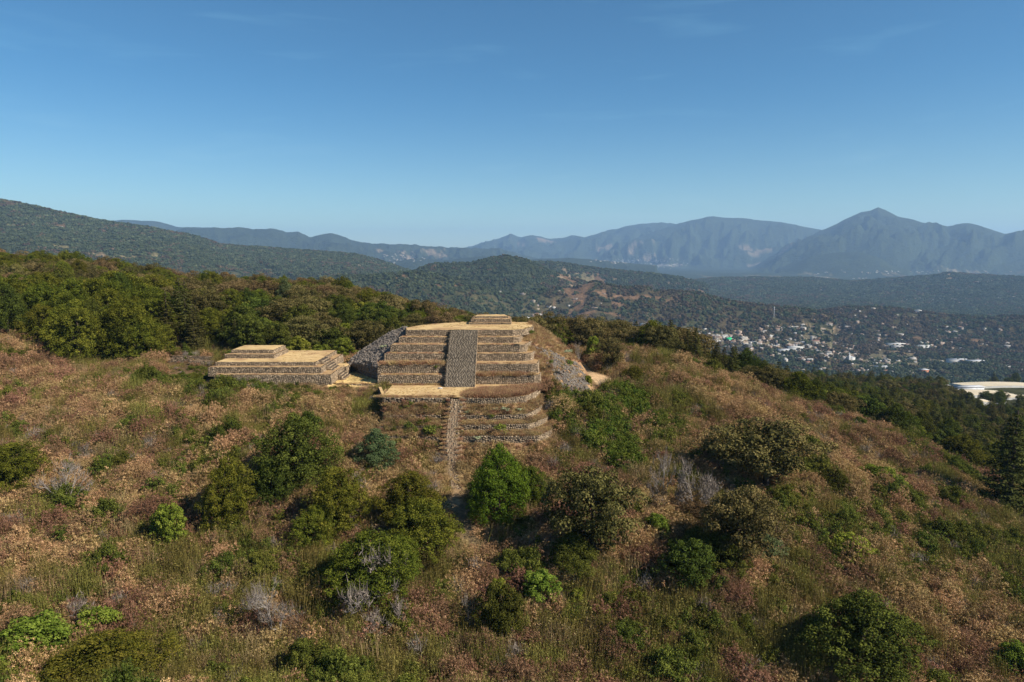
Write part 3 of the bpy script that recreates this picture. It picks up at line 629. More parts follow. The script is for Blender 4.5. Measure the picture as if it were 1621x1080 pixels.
for S in (LW, LL):
    prevfoot = None
    for k, (px, Yd, hh) in enumerate(S):
        P3 = prof(px, Yd, 0)
        if k == 0: P3[:, 2] = 0.02; P3[:, :2] = np.array([UZ(a, b, 0.02)[:2] for a, b in px])
        # wall as ribbon with stones per segment following the varying top height
        n = len(P3); seg = []
        for i in range(n-1):
            mdz = (P3[i, 2]+P3[i+1, 2])/2
            seg.append((P3[i, :2], P3[i+1, :2], mdz))
        Vv = [(*p[:2], p[2]-hh-.5) for p in P3]+[(*p[:2], p[2]-.03) for p in P3]
        nn = np.gradient(P3[:, :2], axis=0); nn = np.stack([nn[:, 1], -nn[:, 0]], -1); nn /= np.linalg.norm(nn, axis=1)[:, None]
        Vv += [(*(p[:2]-q*.7), p[2]-.03) for p, q in zip(P3, nn)]
        F = [[i, i+1, i+1+n, i+n] for i in range(n-1)]+[[i+n, i+1+n, i+1+2*n, i+2*n] for i in range(n-1)]
        w = ob('terrace_wall', mk('terrace_wall', np.array(Vv), [np.array(F)], mats=[M['mortar']]), base); under(w, base)
        VV, FF, TT, off = [], [], [], 0
        for a, b, zz in seg:
            v, f, t = stones([a, b], zz-hh, zz, .0, rg, depth=(.05, .18), bright=.55); VV.append(v); FF.append(f+off); TT.append(t); off += len(v)
        VV = np.concatenate(VV); FF = np.concatenate(FF); TT = np.concatenate(TT)
        if S is LL or k:        # fallen places
            keep = rg.random(len(FF)//5) > (.12 if S is LW else .3); FF = FF.reshape(-1, 5, 4)[keep].reshape(-1, 4); TT = TT.reshape(-1, 5)[keep].ravel()
        o = ob('stone_facing', mk('stone_facing', VV, [FF], tint=TT, mats=[M['stone']]), w); o['kind'] = 'stuff'
        foot = P3.copy(); foot[:, 2] -= hh-.1; foot[:, :2] += nn*.05; top = P3.copy(); top[:, :2] -= nn*.25; top[:, 2] += .03
        if prevfoot is not None: LEDGES.append(ledge(prevfoot, top, 'ledge'))
        else:
            b_ = top.copy(); c_ = top.copy(); c_[:, 1] += 3.5 if S is LL else 2.5; c_[:, 2] = .0; ledge(c_, b_, 'ledge')
        prevfoot = foot
    e = prevfoot.copy(); e[:, 1] -= 3; e[:, 2] = hgt(e[:, 0], e[:, 1])-.1; LEDGES.append(ledge(prevfoot, e, 'ledge'))
# platform in front of the stairs
fp = [UZ(a, b, .03)[:2] for a, b in [(604, 629), (660, 629.6), (700, 629.2), (726, 629.2), (760, 630), (800, 629.5), (832, 626.5), (846, 620.5), (853, 614)]]
Vp = np.concatenate([np.c_[fp, np.full(len(fp), .05)], [[x, 145.6, .06] for x, _ in fp[:-1]], [[fp[-1][0], 146.6, .06]]]); n = len(fp)
i = np.arange(n-1); o = ob('platform_grass', mk('platform_grass', Vp, [np.stack([i, i+1, i+1+n, i+n], -1)], mats=[M['drygrass']]), base); under(o, base)

# worn stair and path going down the slope
stp = empty('worn_stairway', tuple(PATH[2])); bpy.context.view_layer.update()
tag(stp, 'narrow worn stone stairway running down the slope below the terraces', 'stairway')
top = np.array(UZ(723, 630.5, .0)); line = [top]+[np.array(UY(a, b, Y)) for a, b, Y in [(719, 657, 129.2), (716, 678, 126.0), (714, 700, 123.0)]]+[PATH[3], PATH[4]]
line = np.array(line); s = np.concatenate([[0], np.cumsum(np.linalg.norm(np.diff(line, axis=0), axis=1))]); nst = int(s[-1]/.48)
VV, FF, TT, off = [], [], [], 0; bed = []
for k in range(nst):
    t = (k+.5)/nst*s[-1]; c = np.array([np.interp(t, s, line[:, j]) for j in range(3)]); c[2] = max(c[2]+.05, float(hgt(c[0], c[1]))+.03)
    if k % 2 == 0 or k == nst-1: bed.append(c)
    wdt = 1.15-.4*k/nst
    x = -wdt
    while x < wdt:
        w = rg.uniform(.25, .6); j = rg.uniform(-.07, .07, 3); worn = abs(x)/wdt
        if rg.random() < .78-.4*(k/nst)*(1-worn*.5):
            z_ = c[2]-.10*(1-worn**2)+j[2]*.5; y_ = c[1]+j[1]
            VV += [(c[0]+x, y_-.18, z_-.3), (c[0]+x+w-.03, y_-.18, z_-.3), (c[0]+x+w-.03, y_+.2, z_-.3), (c[0]+x, y_+.2, z_-.3), (c[0]+x+.03, y_-.15, z_+.06), (c[0]+x+w-.06, y_-.15, z_+.06+j[0]*.4), (c[0]+x+w-.06, y_+.16, z_+.06), (c[0]+x+.03, y_+.16, z_+.06)]
            FF += [[off+a for a in f] for f in ((0, 1, 5, 4), (1, 2, 6, 5), (2, 3, 7, 6), (3, 0, 4, 7), (4, 5, 6, 7))]; off += 8; TT += [float(np.clip(rg.normal(.30, .12), 0, 1))]*5
        x += w
bed = np.array(bed); n = len(bed); Vb = np.concatenate([bed+[-1.3, 0, -.12], bed+[-.5, 0, -.13], bed+[.5, 0, -.13], bed+[1.3, 0, -.12], bed+[-2.0, 0, -1.1], bed+[2.0, 0, -1.1]]); i = np.arange(n-1)
Fb = [np.stack([i+a*n+1, i+b*n+1, i+b*n, i+a*n], -1) for a, b in ((4, 0), (0, 1), (1, 2), (2, 3), (3, 5))]
o = ob('earth_bed', mk('earth_bed', Vb, [np.concatenate(Fb)], smooth=True, mats=[M['earth']]), stp); under(o, stp)
o = ob('step_stones', mk('step_stones', np.array(VV), [np.array(FF)], tint=TT, mats=[M['stone']]), stp); o['kind'] = 'stuff'; under(o, stp)
# white slab sign lying by the foot of the main stairs
sg = empty('information_slab', tuple(UZ(697, 615.5, .06))); tag(sg, 'small white slab lying on the dry grass at the stair foot', 'slab')
V, F = [], []; box(-.45, .45, -.22, .22, .12, .2)
o = ob('slab', mk('slab', np.array(V), [np.array(F)], mats=[plain('white_slab', (.75, .75, .73), (.6, .6, .58), 4)]), sg)
V, F = [], []; box(-.35, -.22, -.15, .15, 0, .12); box(.22, .35, -.15, .15, 0, .12)
ob('support', mk('support', np.array(V), [np.array(F)], mats=[M['stone']]), sg)

# ------------------------------------------------------------------ plants: leaf clouds, stems, branches
def rnd_dirs(n, rng):
    v = rng.normal(size=(n, 3)); return v/np.linalg.norm(v, axis=1)[:, None]
def quads(Pp, N, size, rng, asp=.65):
    n = len(Pp); t = np.cross(N, rnd_dirs(n, rng)); t /= np.linalg.norm(t, axis=1)[:, None]+1e-9; b = np.cross(N, t)
    s = (np.broadcast_to(size, n)*rng.uniform(.7, 1.3, n))[:, None]*.5
    # pointed leaf shape: a kite bent along its middle
    V = np.stack([Pp-t*s, Pp-b*s*asp+N*s*.25, Pp+t*s, Pp+b*s*asp+N*s*.25], 1)
    return V.reshape(-1, 3), np.arange(n*4).reshape(n, 4)
class Geo:
    def __init__(s): s.V, s.Q, s.T, s.tq, s.tt, s.n, s.m, s.mq, s.mt = [], [], [], [], [], 0, 0, [], []
    def q(s, V, F, t): s.V.append(V); s.Q.append(F+s.n); s.tq.append(np.broadcast_to(t, len(F))); s.mq.append(np.full(len(F), s.m)); s.n += len(V)
    def t(s, V, F, t): s.V.append(V); s.T.append(F+s.n); s.tt.append(np.broadcast_to(t, len(F))); s.mt.append(np.full(len(F), s.m)); s.n += len(V)
    def mesh(s, name, mats, smooth=False, qm=None, tm=None):
        F, t, mi = [], [], []
        if s.Q: F.append(np.concatenate(s.Q)); t.append(np.concatenate(s.tq)); mi.append(np.concatenate(s.mq))
        if s.T: F.append(np.concatenate(s.T)); t.append(np.concatenate(s.tt)); mi.append(np.concatenate(s.mt))
        return mk(name, np.concatenate(s.V), F, tint=np.clip(np.concatenate(t), 0, 1), mats=mats, smooth=smooth, mi=np.concatenate(mi))
def blades(g, base, tip, w, rng, tint):
    """thin triangles from base points to tips"""
    n = len(base); d = tip-base; s = np.cross(d, rnd_dirs(n, rng)); s /= np.linalg.norm(s, axis=1)[:, None]+1e-9
    w = np.broadcast_to(w, n)[:, None]*.5
    V = np.stack([base-s*w, base+s*w, tip], 1).reshape(-1, 3); g.t(V, np.arange(n*3).reshape(n, 3), tint)
def puffs(g, C, r, per, size, rng, squash=.85, tb=.5, tv=.22, out=.6, lo=.55):
    n = len(C); r = np.broadcast_to(r, n)
    d = rnd_dirs(n*per, rng); d[:, 2] = np.where(d[:, 2] < -.35, -d[:, 2], d[:, 2])
    rr = np.repeat(r, per)*rng.uniform(lo, 1.06, n*per)
    Pp = np.repeat(C, per, 0)+d*rr[:, None]*np.array([1, 1, squash])
    N = d*out+rnd_dirs(n*per, rng)*(1-out); N /= np.linalg.norm(N, axis=1)[:, None]
    V, F = quads(Pp, N, size, rng)
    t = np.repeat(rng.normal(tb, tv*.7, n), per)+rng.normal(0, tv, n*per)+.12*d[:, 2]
    g.q(V, F, t)
def tube(g, pts, rad, k=6, tint=.5):
    pts = np.asarray(pts, float); n = len(pts); d = np.gradient(pts, axis=0); d /= np.linalg.norm(d, axis=1)[:, None]+1e-9
    ref = np.array([.3, .9, .2]); a = np.cross(d, ref); a /= np.linalg.norm(a, axis=1)[:, None]+1e-9; b = np.cross(d, a)
    th = np.linspace(0, 2*np.pi, k, endpoint=False)
    V = (pts[:, None]+np.asarray(rad)[:, None, None]*(np.cos(th)[None, :, None]*a[:, None]+np.sin(th)[None, :, None]*b[:, None])).reshape(-1, 3)
    i = np.arange(n-1)[:, None]*k; j = np.arange(k)[None]; jj = (j+1) % k
    g.q(V, np.stack([i+j, i+jj, i+k+jj, i+k+j], -1).reshape(-1, 4), tint)
def trunk_mesh(h, r, ends, rng, mat='bark', lean=.05, name='trunk'):
    g = Geo(); m = 7; zz = np.linspace(-.8, h, m); off = np.cumsum(rng.normal(0, lean, (m, 2)), 0)*h*.1; off -= off[1]
    P_ = np.c_[off, zz]; tube(g, P_, r*np.linspace(1.25, .25, m), 8)
    for e in ends:
        s = P_[int(rng.integers(2, m-1))]; mid = (s+e)/2+rng.normal(0, .12, 3)*np.linalg.norm(e-s)*.5; mid[2] -= .05*h
        tube(g, [s, mid, e], [r*.45, r*.3, r*.08], 5)
    return g.mesh(name, [M[mat]], smooth=True)
PROTO = {}
def shell_pts(n, prof_fn, rng, inner=.75):
    """points near the surface of a crown whose radius at height t (0..1) is prof_fn(t)"""
    out = []
    while len(out) < n:
        t = rng.random(); rr = prof_fn(t)
        if rng.random() > rr+.1: continue
        a = rng.uniform(0, 2*np.pi); out.append((np.cos(a)*rr, np.sin(a)*rr, t, rng.uniform(inner, 1.0)))
    return np.array(out)
def make_crown(key, mat, H_, W_, prof_fn, npuff, pr, per, size, seed, gap=.18, z0=.12, lump=.16, tb=.5, trunk='bark', squash=.85, tr=.03, inner=.72):
    per = int(per*1.45); size *= .78; rng = np.random.default_rng(seed); g = Geo(); p = shell_pts(npuff, prof_fn, rng, inner)
    ang = np.arctan2(p[:, 1], p[:, 0]); lm = 1+lump*np.sin(ang*2+seed)+lump*.8*np.sin(ang*3+p[:, 2]*7+seed*2)+rng.normal(0, lump*.5, npuff)
    C = np.stack([p[:, 0]*p[:, 3]*lm*W_/2, p[:, 1]*p[:, 3]*lm*W_/2, H_*(z0+(1-z0)*p[:, 2]*(.94))], -1)
    keep = vn(ang*2.2+seed*3, p[:, 2]*5, seed) > gap*.9; C = C[keep]
    puffs(g, C, pr*rng.uniform(.6, 1.35, len(C)), per, size, rng, squash, tb=tb, lo=.72)
    # filling deeper in, so that the crown is not hollow; darker tint paints in the inner shade
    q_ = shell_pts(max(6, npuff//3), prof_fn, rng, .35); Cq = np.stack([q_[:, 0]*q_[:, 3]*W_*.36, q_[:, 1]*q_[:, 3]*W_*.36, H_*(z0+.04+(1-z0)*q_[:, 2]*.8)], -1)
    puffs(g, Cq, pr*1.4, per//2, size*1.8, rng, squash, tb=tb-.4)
    crown = g.mesh('crown', [M[mat]])
    ends = [C[i]*np.array([.8, .8, .95]) for i in rng.choice(len(C), 7, replace=False)]
    PROTO.setdefault(key, []).append((crown, trunk_mesh(H_*.8, H_*tr, ends, rng, trunk), H_, W_))
dome = lambda t: math.sqrt(max(0, 1-(t*1.0)**2))*(.75+.25*min(1, t*5))
egg = lambda t: math.sin(math.pi*min(1, .17+t*.83)**.75)**.8
cone = lambda t: (1-t)**.75*(.55+.45*min(1, t*5))
bell = lambda t: max(0, (1-t**1.9))**.6*(.72+.28*min(1, t*4))
wide = lambda t: math.sqrt(max(0, 1-(2*t-.75)**2/1.6))*(.4+.6*min(1, t*2.6))
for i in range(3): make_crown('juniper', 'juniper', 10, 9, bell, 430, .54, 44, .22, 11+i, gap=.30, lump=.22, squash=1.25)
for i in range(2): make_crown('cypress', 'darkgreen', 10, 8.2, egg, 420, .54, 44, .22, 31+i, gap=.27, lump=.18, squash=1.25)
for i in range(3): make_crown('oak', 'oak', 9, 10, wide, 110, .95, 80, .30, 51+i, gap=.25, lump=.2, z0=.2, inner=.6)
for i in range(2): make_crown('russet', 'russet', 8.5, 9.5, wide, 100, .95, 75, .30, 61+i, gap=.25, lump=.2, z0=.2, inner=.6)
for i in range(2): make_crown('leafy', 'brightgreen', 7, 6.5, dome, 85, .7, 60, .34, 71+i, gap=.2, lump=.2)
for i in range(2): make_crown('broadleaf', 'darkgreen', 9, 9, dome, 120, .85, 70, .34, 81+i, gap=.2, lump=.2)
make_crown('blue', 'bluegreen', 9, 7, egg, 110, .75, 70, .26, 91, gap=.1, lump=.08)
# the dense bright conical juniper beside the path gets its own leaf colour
M['brightjun'] = leafmat('bright_juniper_leaf', ((.045, .068, .008), (.085, .118, .012), (.15, .18, .02)), .2, .1)
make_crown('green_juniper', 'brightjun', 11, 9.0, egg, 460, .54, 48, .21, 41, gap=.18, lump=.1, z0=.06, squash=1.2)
def fir(seed):
    rng = np.random.default_rng(seed); g = Geo(); H_ = 13.0; nl = 20; ends = []
    for k in range(nl):
        t = k/nl; zc = H_*(.1+.88*t); Rr = (1-t)**.8*3.6+.25; nb = int(9-4*t)
        for a in rng.uniform(0, .8)+np.arange(nb)*2*np.pi/nb+rng.normal(0, .2, nb):
            L = Rr*rng.uniform(.65, 1.15); m = max(14, int(L*26)); s = rng.uniform(.1, 1, m)**.8*L; side = rng.normal(0, .17, m)*s+rng.normal(0, .06, m)
            Pp = np.stack([np.cos(a)*s-np.sin(a)*side, np.sin(a)*s+np.cos(a)*side, zc-.32*s+.09*s*s/L*2+rng.normal(0, .08, m)], -1)
            N = np.array([np.cos(a)*.3, np.sin(a)*.3, 1])+rng.normal(0, .4, (m, 3)); N /= np.linalg.norm(N, axis=1)[:, None]
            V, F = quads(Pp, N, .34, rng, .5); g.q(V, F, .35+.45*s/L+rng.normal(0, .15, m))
    tr = trunk_mesh(H_*.98, .28, [], rng, lean=.02)
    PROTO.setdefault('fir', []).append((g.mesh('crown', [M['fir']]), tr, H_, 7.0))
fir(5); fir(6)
def bare_tree(key, seed, H_=6, spread=.8, levels=4, fine=900, mat='twig', leaves=None, trunkr=.12, rise=.75):
    rng = np.random.default_rng(seed); g = Geo(); tips = []
    def grow(p, d, L, r, lv):
        q1 = p+d*L*.5+rng.normal(0, .06, 3)*L; q2 = q1+d*L*.5+rng.normal(0, .09, 3)*L
        tube(g, [p, q1, q2], [r, r*.8, r*.55], 5 if lv > 1 else 3, rng.uniform(.4, .9))
        if lv == 0: tips.append((q1, q2, L)); return
        for _ in range(3 if lv > 1 else 4):
            nd = d+rng.normal(0, spread*.6, 3); nd[2] = abs(nd[2])*rise+.12; nd /= np.linalg.norm(nd); grow(q2 if rng.random() < .7 else q1, nd, L*rng.uniform(.6, .85), r*.55, lv-1)
    for _ in range(3):
        d0 = np.array([rng.normal(0, spread*.5), rng.normal(0, spread*.5), 1]); d0 /= np.linalg.norm(d0)
        grow(np.array([rng.normal(0, .2), rng.normal(0, .2), -.4]), d0, H_*.33, trunkr, levels)
    trunk = g.mesh('trunk', [M['greybark']], smooth=True)
    g2 = Geo(); A_ = np.array([t[0] for t in tips]); B_ = np.array([t[1] for t in tips]); k = rng.integers(0, len(tips), fine)
    s = A_[k]+(B_[k]-A_[k])*rng.random((fine, 1)); e = s+(rnd_dirs(fine, rng)+[0, 0, .5])*rng.uniform(.3, .8, (fine, 1))*H_/7
    blades(g2, s, e, .045, rng, rng.uniform(.1, .9, fine))
    if leaves: 
        kk = rng.integers(0, len(tips), leaves); puffs(g2, B_[kk], .35, 10, .22, rng)
    mx = np.concatenate([B_, A_]); PROTO.setdefault(key, []).append((g2.mesh('crown', [M[mat]]), trunk, float(mx[:, 2].max()), float(np.abs(mx[:, :2]).max()*2)))
bare_tree('bare', 3); bare_tree('bare', 4); bare_tree('thicket', 8, H_=4, spread=1.5, fine=2200, trunkr=.08, rise=.5); bare_tree('thicket', 9, H_=4, spread=1.7, fine=2200, trunkr=.07, rise=.4)

def place_tree(key, var, x, y, z, hgt_, wid, rz, name, label, group, cat='tree', sub=()):
    crown, trunk, h0, w0 = PROTO[key][var % len(PROTO[key])]
    r = empty(name, (x, y, z), rz); r.scale = (wid/w0, wid/w0, hgt_/h0); tag(r, label, cat, group)
    ob('trunk', trunk, r); ob('crown', crown, r)
    return r
TREES = []   # (x, y, radius) for keeping undergrowth off the trunks
def tree_px(key, var, px, py, hp, wp, name, label, group=None, cat='tree', rz=None, sink=0):
    hp, wp = hp*1.08, wp*1.1
    c = cast(px, py); D = c[1]*CP+(ZC-c[2])*SP
    TREES.append((c[0], c[1], wp/FPX*D*.14))
    return place_tree(key, var, c[0], c[1], c[2]-.2-sink, hp/FPX*D*1.04, wp/FPX*D, rz if rz is not None else (px*1.7+py) % 6.28, name, label, group, cat)
FG = [
 ('green_juniper', 0, 789, 824, 116, 92, 'juniper_tree', 'dense bright green conical juniper beside the worn path below the stairs'),
 ('juniper', 0, 648, 832, 82, 92, 'juniper_tree', 'domed olive juniper just left of the path, upper one of a touching pair'),
 ('juniper', 1, 668, 872, 80, 116, 'juniper_tree', 'broad low juniper, lower one of the pair left of the sandy path patch'),
 ('juniper', 2, 537, 846, 104, 92, 'juniper_tree', 'olive juniper casting a black shadow, above the grey bare thicket'),
 ('cypress', 0, 470, 780, 118, 112, 'juniper_tree', 'large dark green juniper on the slope under the low pyramid'),
 ('juniper', 1, 366, 838, 110, 76, 'juniper_tree', 'tall narrow juniper with grey lower boughs amid brown brush'),
 ('blue', 0, 596, 746, 64, 58, 'round_tree', 'small bluish green round tree below the ruined terraces'),
 ('leafy', 0, 268, 866, 68, 50, 'leafy_tree', 'small light green broad leaved tree standing alone in brown scrub'),
 ('juniper', 2, 28, 776, 74, 88, 'juniper_tree', 'olive juniper at the picture edge beside a grey leafless bush'),
 ('bare', 0, 92, 806, 76, 90, 'bare_tree', 'grey leafless bush tree beside the olive juniper at the edge'),
 ('juniper', 0, 168, 1092, 84, 170, 'juniper_tree', 'wide yellow green juniper at the bottom edge of the picture'),
 ('leafy', 1, 160, 1010, 50, 66, 'leafy_tree', 'pale green feathery shrub tree above the wide juniper'),
 ('leafy', 0, 45, 1052, 70, 100, 'leafy_tree', 'dull green leafy shrub in the lower corner of the slope'),
 ('oak', 0, 937, 890, 138, 140, 'oak_tree', 'big dull brownish green oak with a pale trunk below the vine patch'),
 ('oak', 1, 1172, 900, 118, 118, 'oak_tree', 'rounded olive oak under the rocky bare gully'),
 ('broadleaf', 0, 1088, 925, 68, 80, 'broadleaf_tree', 'small dark green leafy tree left of the rounded olive oak'),
 ('cypress', 1, 1362, 1066, 126, 156, 'juniper_tree', 'large dense dark green juniper alone near the bottom of the slope'),
 ('oak', 2, 1212, 772, 100, 156, 'oak_tree', 'flat spreading sparse oak on the open slope below the ridge'),
 ('bare', 1, 1052, 795, 78, 58, 'bare_tree', 'upright leafless grey tree on the rocky gully edge'),
 ('thicket', 0, 1094, 806, 68, 86, 'bare_tree', 'spreading leafless grey bush beside the rocks in the gully'),
 ('thicket', 1, 575, 965, 100, 150, 'bare_tree', 'large grey leafless thicket under the shaded juniper'),
 ('juniper', 1, 585, 955, 110, 130, 'juniper_tree', 'half dead olive juniper tangled with grey branches'),
 ('bare', 0, 445, 1012, 100, 95, 'bare_tree', 'pale grey dead bush with forked bare branches'),
 ('thicket', 0, 620, 1006, 46, 90, 'bare_tree', 'fallen white dead branches at the foot of the thicket'),
 ('broadleaf', 1, 792, 1008, 84, 62, 'broadleaf_tree', 'upright dark leafy tree with a vine topped spike, alone in brown brush'),
 ('leafy', 1, 790, 960, 46, 26, 'leafy_tree', 'narrow bright green shrub behind the vine topped tree'),
 ('leafy', 0, 857, 948, 44, 52, 'leafy_tree', 'bright green shrub in buff scrub below the big oak'),
 ('thicket', 1, 746, 986, 44, 48, 'bare_tree', 'small ball of pale grey twigs between two green shrubs'),
 ('broadleaf', 0, 480, 1078, 66, 58, 'broadleaf_tree', 'dark green shrub below the pale grey dead bush'),
 ('leafy', 1, 915, 958, 30, 26, 'leafy_tree', 'tiny dark leaved green shrub under the big oak'),
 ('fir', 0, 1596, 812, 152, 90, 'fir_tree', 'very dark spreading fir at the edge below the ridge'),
 ('leafy', 0, 1606, 1066, 50, 60, 'leafy_tree', 'green shrub cut by the lower edge of the picture'),
 ('broadleaf', 1, 1316, 782, 40, 40, 'broadleaf_tree', 'small green shrub on the open slope right of the sparse oak'),
 ('leafy', 1, 1390, 768, 30, 52, 'leafy_tree', 'low light green shrub on the brown upper slope'),
 ('broadleaf', 0, 1305, 728, 24, 16, 'broadleaf_tree', 'tiny green shrub above the sparse oak near the ridge'),
 ('oak', 0, 966, 590, 52, 44, 'leaning_tree', 'dark vine hung leaning tree on the sandy saddle'),
 ('leafy', 0, 938, 570, 36, 24, 'leafy_tree', 'bright green tree beside the leaning pale trunk'),
 ('bare', 0, 916, 574, 34, 20, 'bare_tree', 'pale leaning dead trunk beside the pyramid flank'),
 ('juniper', 2, 1001, 606, 26, 36, 'round_bush', 'yellow green rounded bush at the edge of the sandy saddle'),
 ('leafy', 1, 931, 614, 20, 14, 'leafy_tree', 'small green shrub at the foot of the grey rubble'),
 ('russet', 0, 1100, 830, 34, 50, 'russet_bush', 'rust brown bush beside the rocks of the gully'),
 ('leafy', 0, 1345, 880, 34, 70, 'leafy_tree', 'low green shrub mound mid slope above the large dark juniper'),
 ('leafy', 1, 1040, 850, 36, 44, 'leafy_tree', 'green shrub between the big oak and the leafless trees'),
 ('blue', 0, 1210, 880, 34, 60, 'round_bush', 'grey green shrub touching the rounded olive oak'),
 ('cypress', 1, 432, 800, 74, 66, 'juniper_tree', 'dark bush tree in the shade between two junipers under the low pyramid'),
 ('juniper', 2, 500, 868, 66, 70, 'juniper_tree', 'low dark olive bush below the juniper with the black shadow'),
 ('juniper', 1, 632, 920, 70, 78, 'juniper_tree', 'olive bush at the foot of the broad low juniper'),
 ('cypress', 0, 905, 905, 60, 80, 'juniper_tree', 'dark undergrowth bush at the foot of the big oak'),
 ('broadleaf', 0, 1140, 905, 60, 70, 'broadleaf_tree', 'dark bush linking the rounded oak with the small leafy tree'),
 ('bare', 1, 410, 985, 60, 60, 'bare_tree', 'thin grey leafless bush left of the pale dead bush'),
 ('juniper', 0, 840, 800, 60, 54, 'juniper_tree', 'brown olive bush leaning against the bright conical juniper'),
]
for f in FG:
    tree_px(*f[:8], cat={'oak_tree': 'oak', 'juniper_tree': 'juniper', 'fir_tree': 'fir', 'bare_tree': 'bare tree', 'round_bush': 'bush', 'russet_bush': 'bush'}.get(f[6], 'tree'))
# small plants growing on the ruined terraces
def make_rosette(name, mat, n, seed):
    rng = np.random.default_rng(seed); g = Geo(); puffs(g, rng.normal(0, .38, (14, 3))*[1, 1, .5]+[0, 0, .55], .38, 26, .2, rng, tb=.6); return g.mesh(name, [M[mat]])
ros = [make_rosette('foliage', 'agave', 40, 1), make_rosette('foliage', 'weedgreen', 40, 2)]
for k, (px, py, s, kind, lb) in enumerate([(787, 650, 9, 0, 'pale shrub on the top ledge nearest the curved corner plants'), (800, 652, 13, 0, 'largest pale green shrub on the top ledge'), (822, 651, 8, 0, 'small pale shrub near the curved end of the top ledge'),
   (740, 655, 9, 0, 'pale grey shrub at the stair side of the top ledge'), (757, 696, 9, 0, 'whitish shrub on the lowest ledge beside the worn stair'), (779, 662, 9, 1, 'dark green tuft hanging over the second terrace wall'), (793, 684, 20, 1, 'yellow green bush on the third ledge'),
   (646, 680, 17, 1, 'yellow bush on the ruined side of the worn stair'), (680, 690, 24, 1, 'large yellow green bush below the ruined ledge'), (657, 686, 14, 1, 'green bush touching the yellow bush'), (650, 645, 16, 1, 'green bush growing against the platform wall'),
   (842, 530, 11, 1, 'dark green shrub at the summit corner'), (690, 584, 9, 1, 'green weed on the second terrace of the pyramid'), (900, 560, 11, 0, 'pale bush high on the dry flank'), (902, 580, 14, 1, 'olive bush on the rubble flank'), (873, 576, 9, 1, 'green weed among the grey rubble'), (895, 613, 8, 1, 'green tuft low on the grey rubble'), (610, 553, 12, 0, 'pale grey green bush on the shaded rubble'), (588, 579, 10, 1, 'dark green bush at the foot of the rubble')]):
    if py < 628: c = UY(px, py, 150 if px > 860 else (152 if px > 800 else (147.6 if px > 650 else 158)))
    else: c = UY(px, py, 130.8-(py-650)*.15)
    D = c[1]; r = empty('terrace_shrub', tuple(c)); s_ = s/FPX*D/1.5; r.scale = (s_, s_, s_*.9); r.rotation_euler = (0, 0, k*1.3); tag(r, lb, 'shrub', 'small shrubs growing on the ruins')
    ob('foliage', ros[kind], r)
print('trees done')

# ------------------------------------------------------------------ scattering of masses nobody could count
def make_scatter(name, protos, pos, rot, scl, label, cat, kind='stuff'):
    if not len(pos): return None
    coll = bpy.data.collections.new(name+'_kinds')
    for i, (nm, me) in enumerate(protos):
        o = bpy.data.objects.new(nm, me); coll.objects.link(o)
    rs = np.random.default_rng(len(pos)); me = bpy.data.meshes.new(name); me.vertices.add(len(pos)); me.vertices.foreach_set('co', np.ascontiguousarray(pos, np.float32).ravel())
    for nm, ty, arr in (('rot', 'FLOAT_VECTOR', rot), ('scl', 'FLOAT_VECTOR', scl)):
        a = me.attributes.new(nm, ty, 'POINT'); a.data.foreach_set('vector', np.ascontiguousarray(arr, np.float32).ravel())
    a = me.attributes.new('pick', 'INT', 'POINT'); a.data.foreach_set('value', rs.integers(0, len(protos), len(pos)).astype(np.int32))
    ng = bpy.data.node_groups.new(name, 'GeometryNodeTree'); ng.interface.new_socket('Geometry', in_out='INPUT', socket_type='NodeSocketGeometry'); ng.interface.new_socket('Geometry', in_out='OUTPUT', socket_type='NodeSocketGeometry')
    N, L = ng.nodes, ng.links; gi, go = N.new('NodeGroupInput'), N.new('NodeGroupOutput'); ip = N.new('GeometryNodeInstanceOnPoints'); ci = N.new('GeometryNodeCollectionInfo')
    ci.inputs['Collection'].default_value = coll; ci.inputs['Separate Children'].default_value = True; ci.inputs['Reset Children'].default_value = True; ip.inputs['Pick Instance'].default_value = True
    def na(nm, ty):
        x = N.new('GeometryNodeInputNamedAttribute'); x.data_type = ty; x.inputs['Name'].default_value = nm; return x.outputs['Attribute']
    L.new(gi.outputs[0], ip.inputs['Points']); L.new(ci.outputs[0], ip.inputs['Instance']); L.new(na('pick', 'INT'), ip.inputs['Instance Index'])
    L.new(na('rot', 'FLOAT_VECTOR'), ip.inputs['Rotation']); L.new(na('scl', 'FLOAT_VECTOR'), ip.inputs['Scale']); L.new(ip.outputs[0], go.inputs[0])
    o = ob(name, me); md = o.modifiers.new('scatter', 'NODES'); md.node_group = ng
    tag(o, label, cat, kind=kind); return o
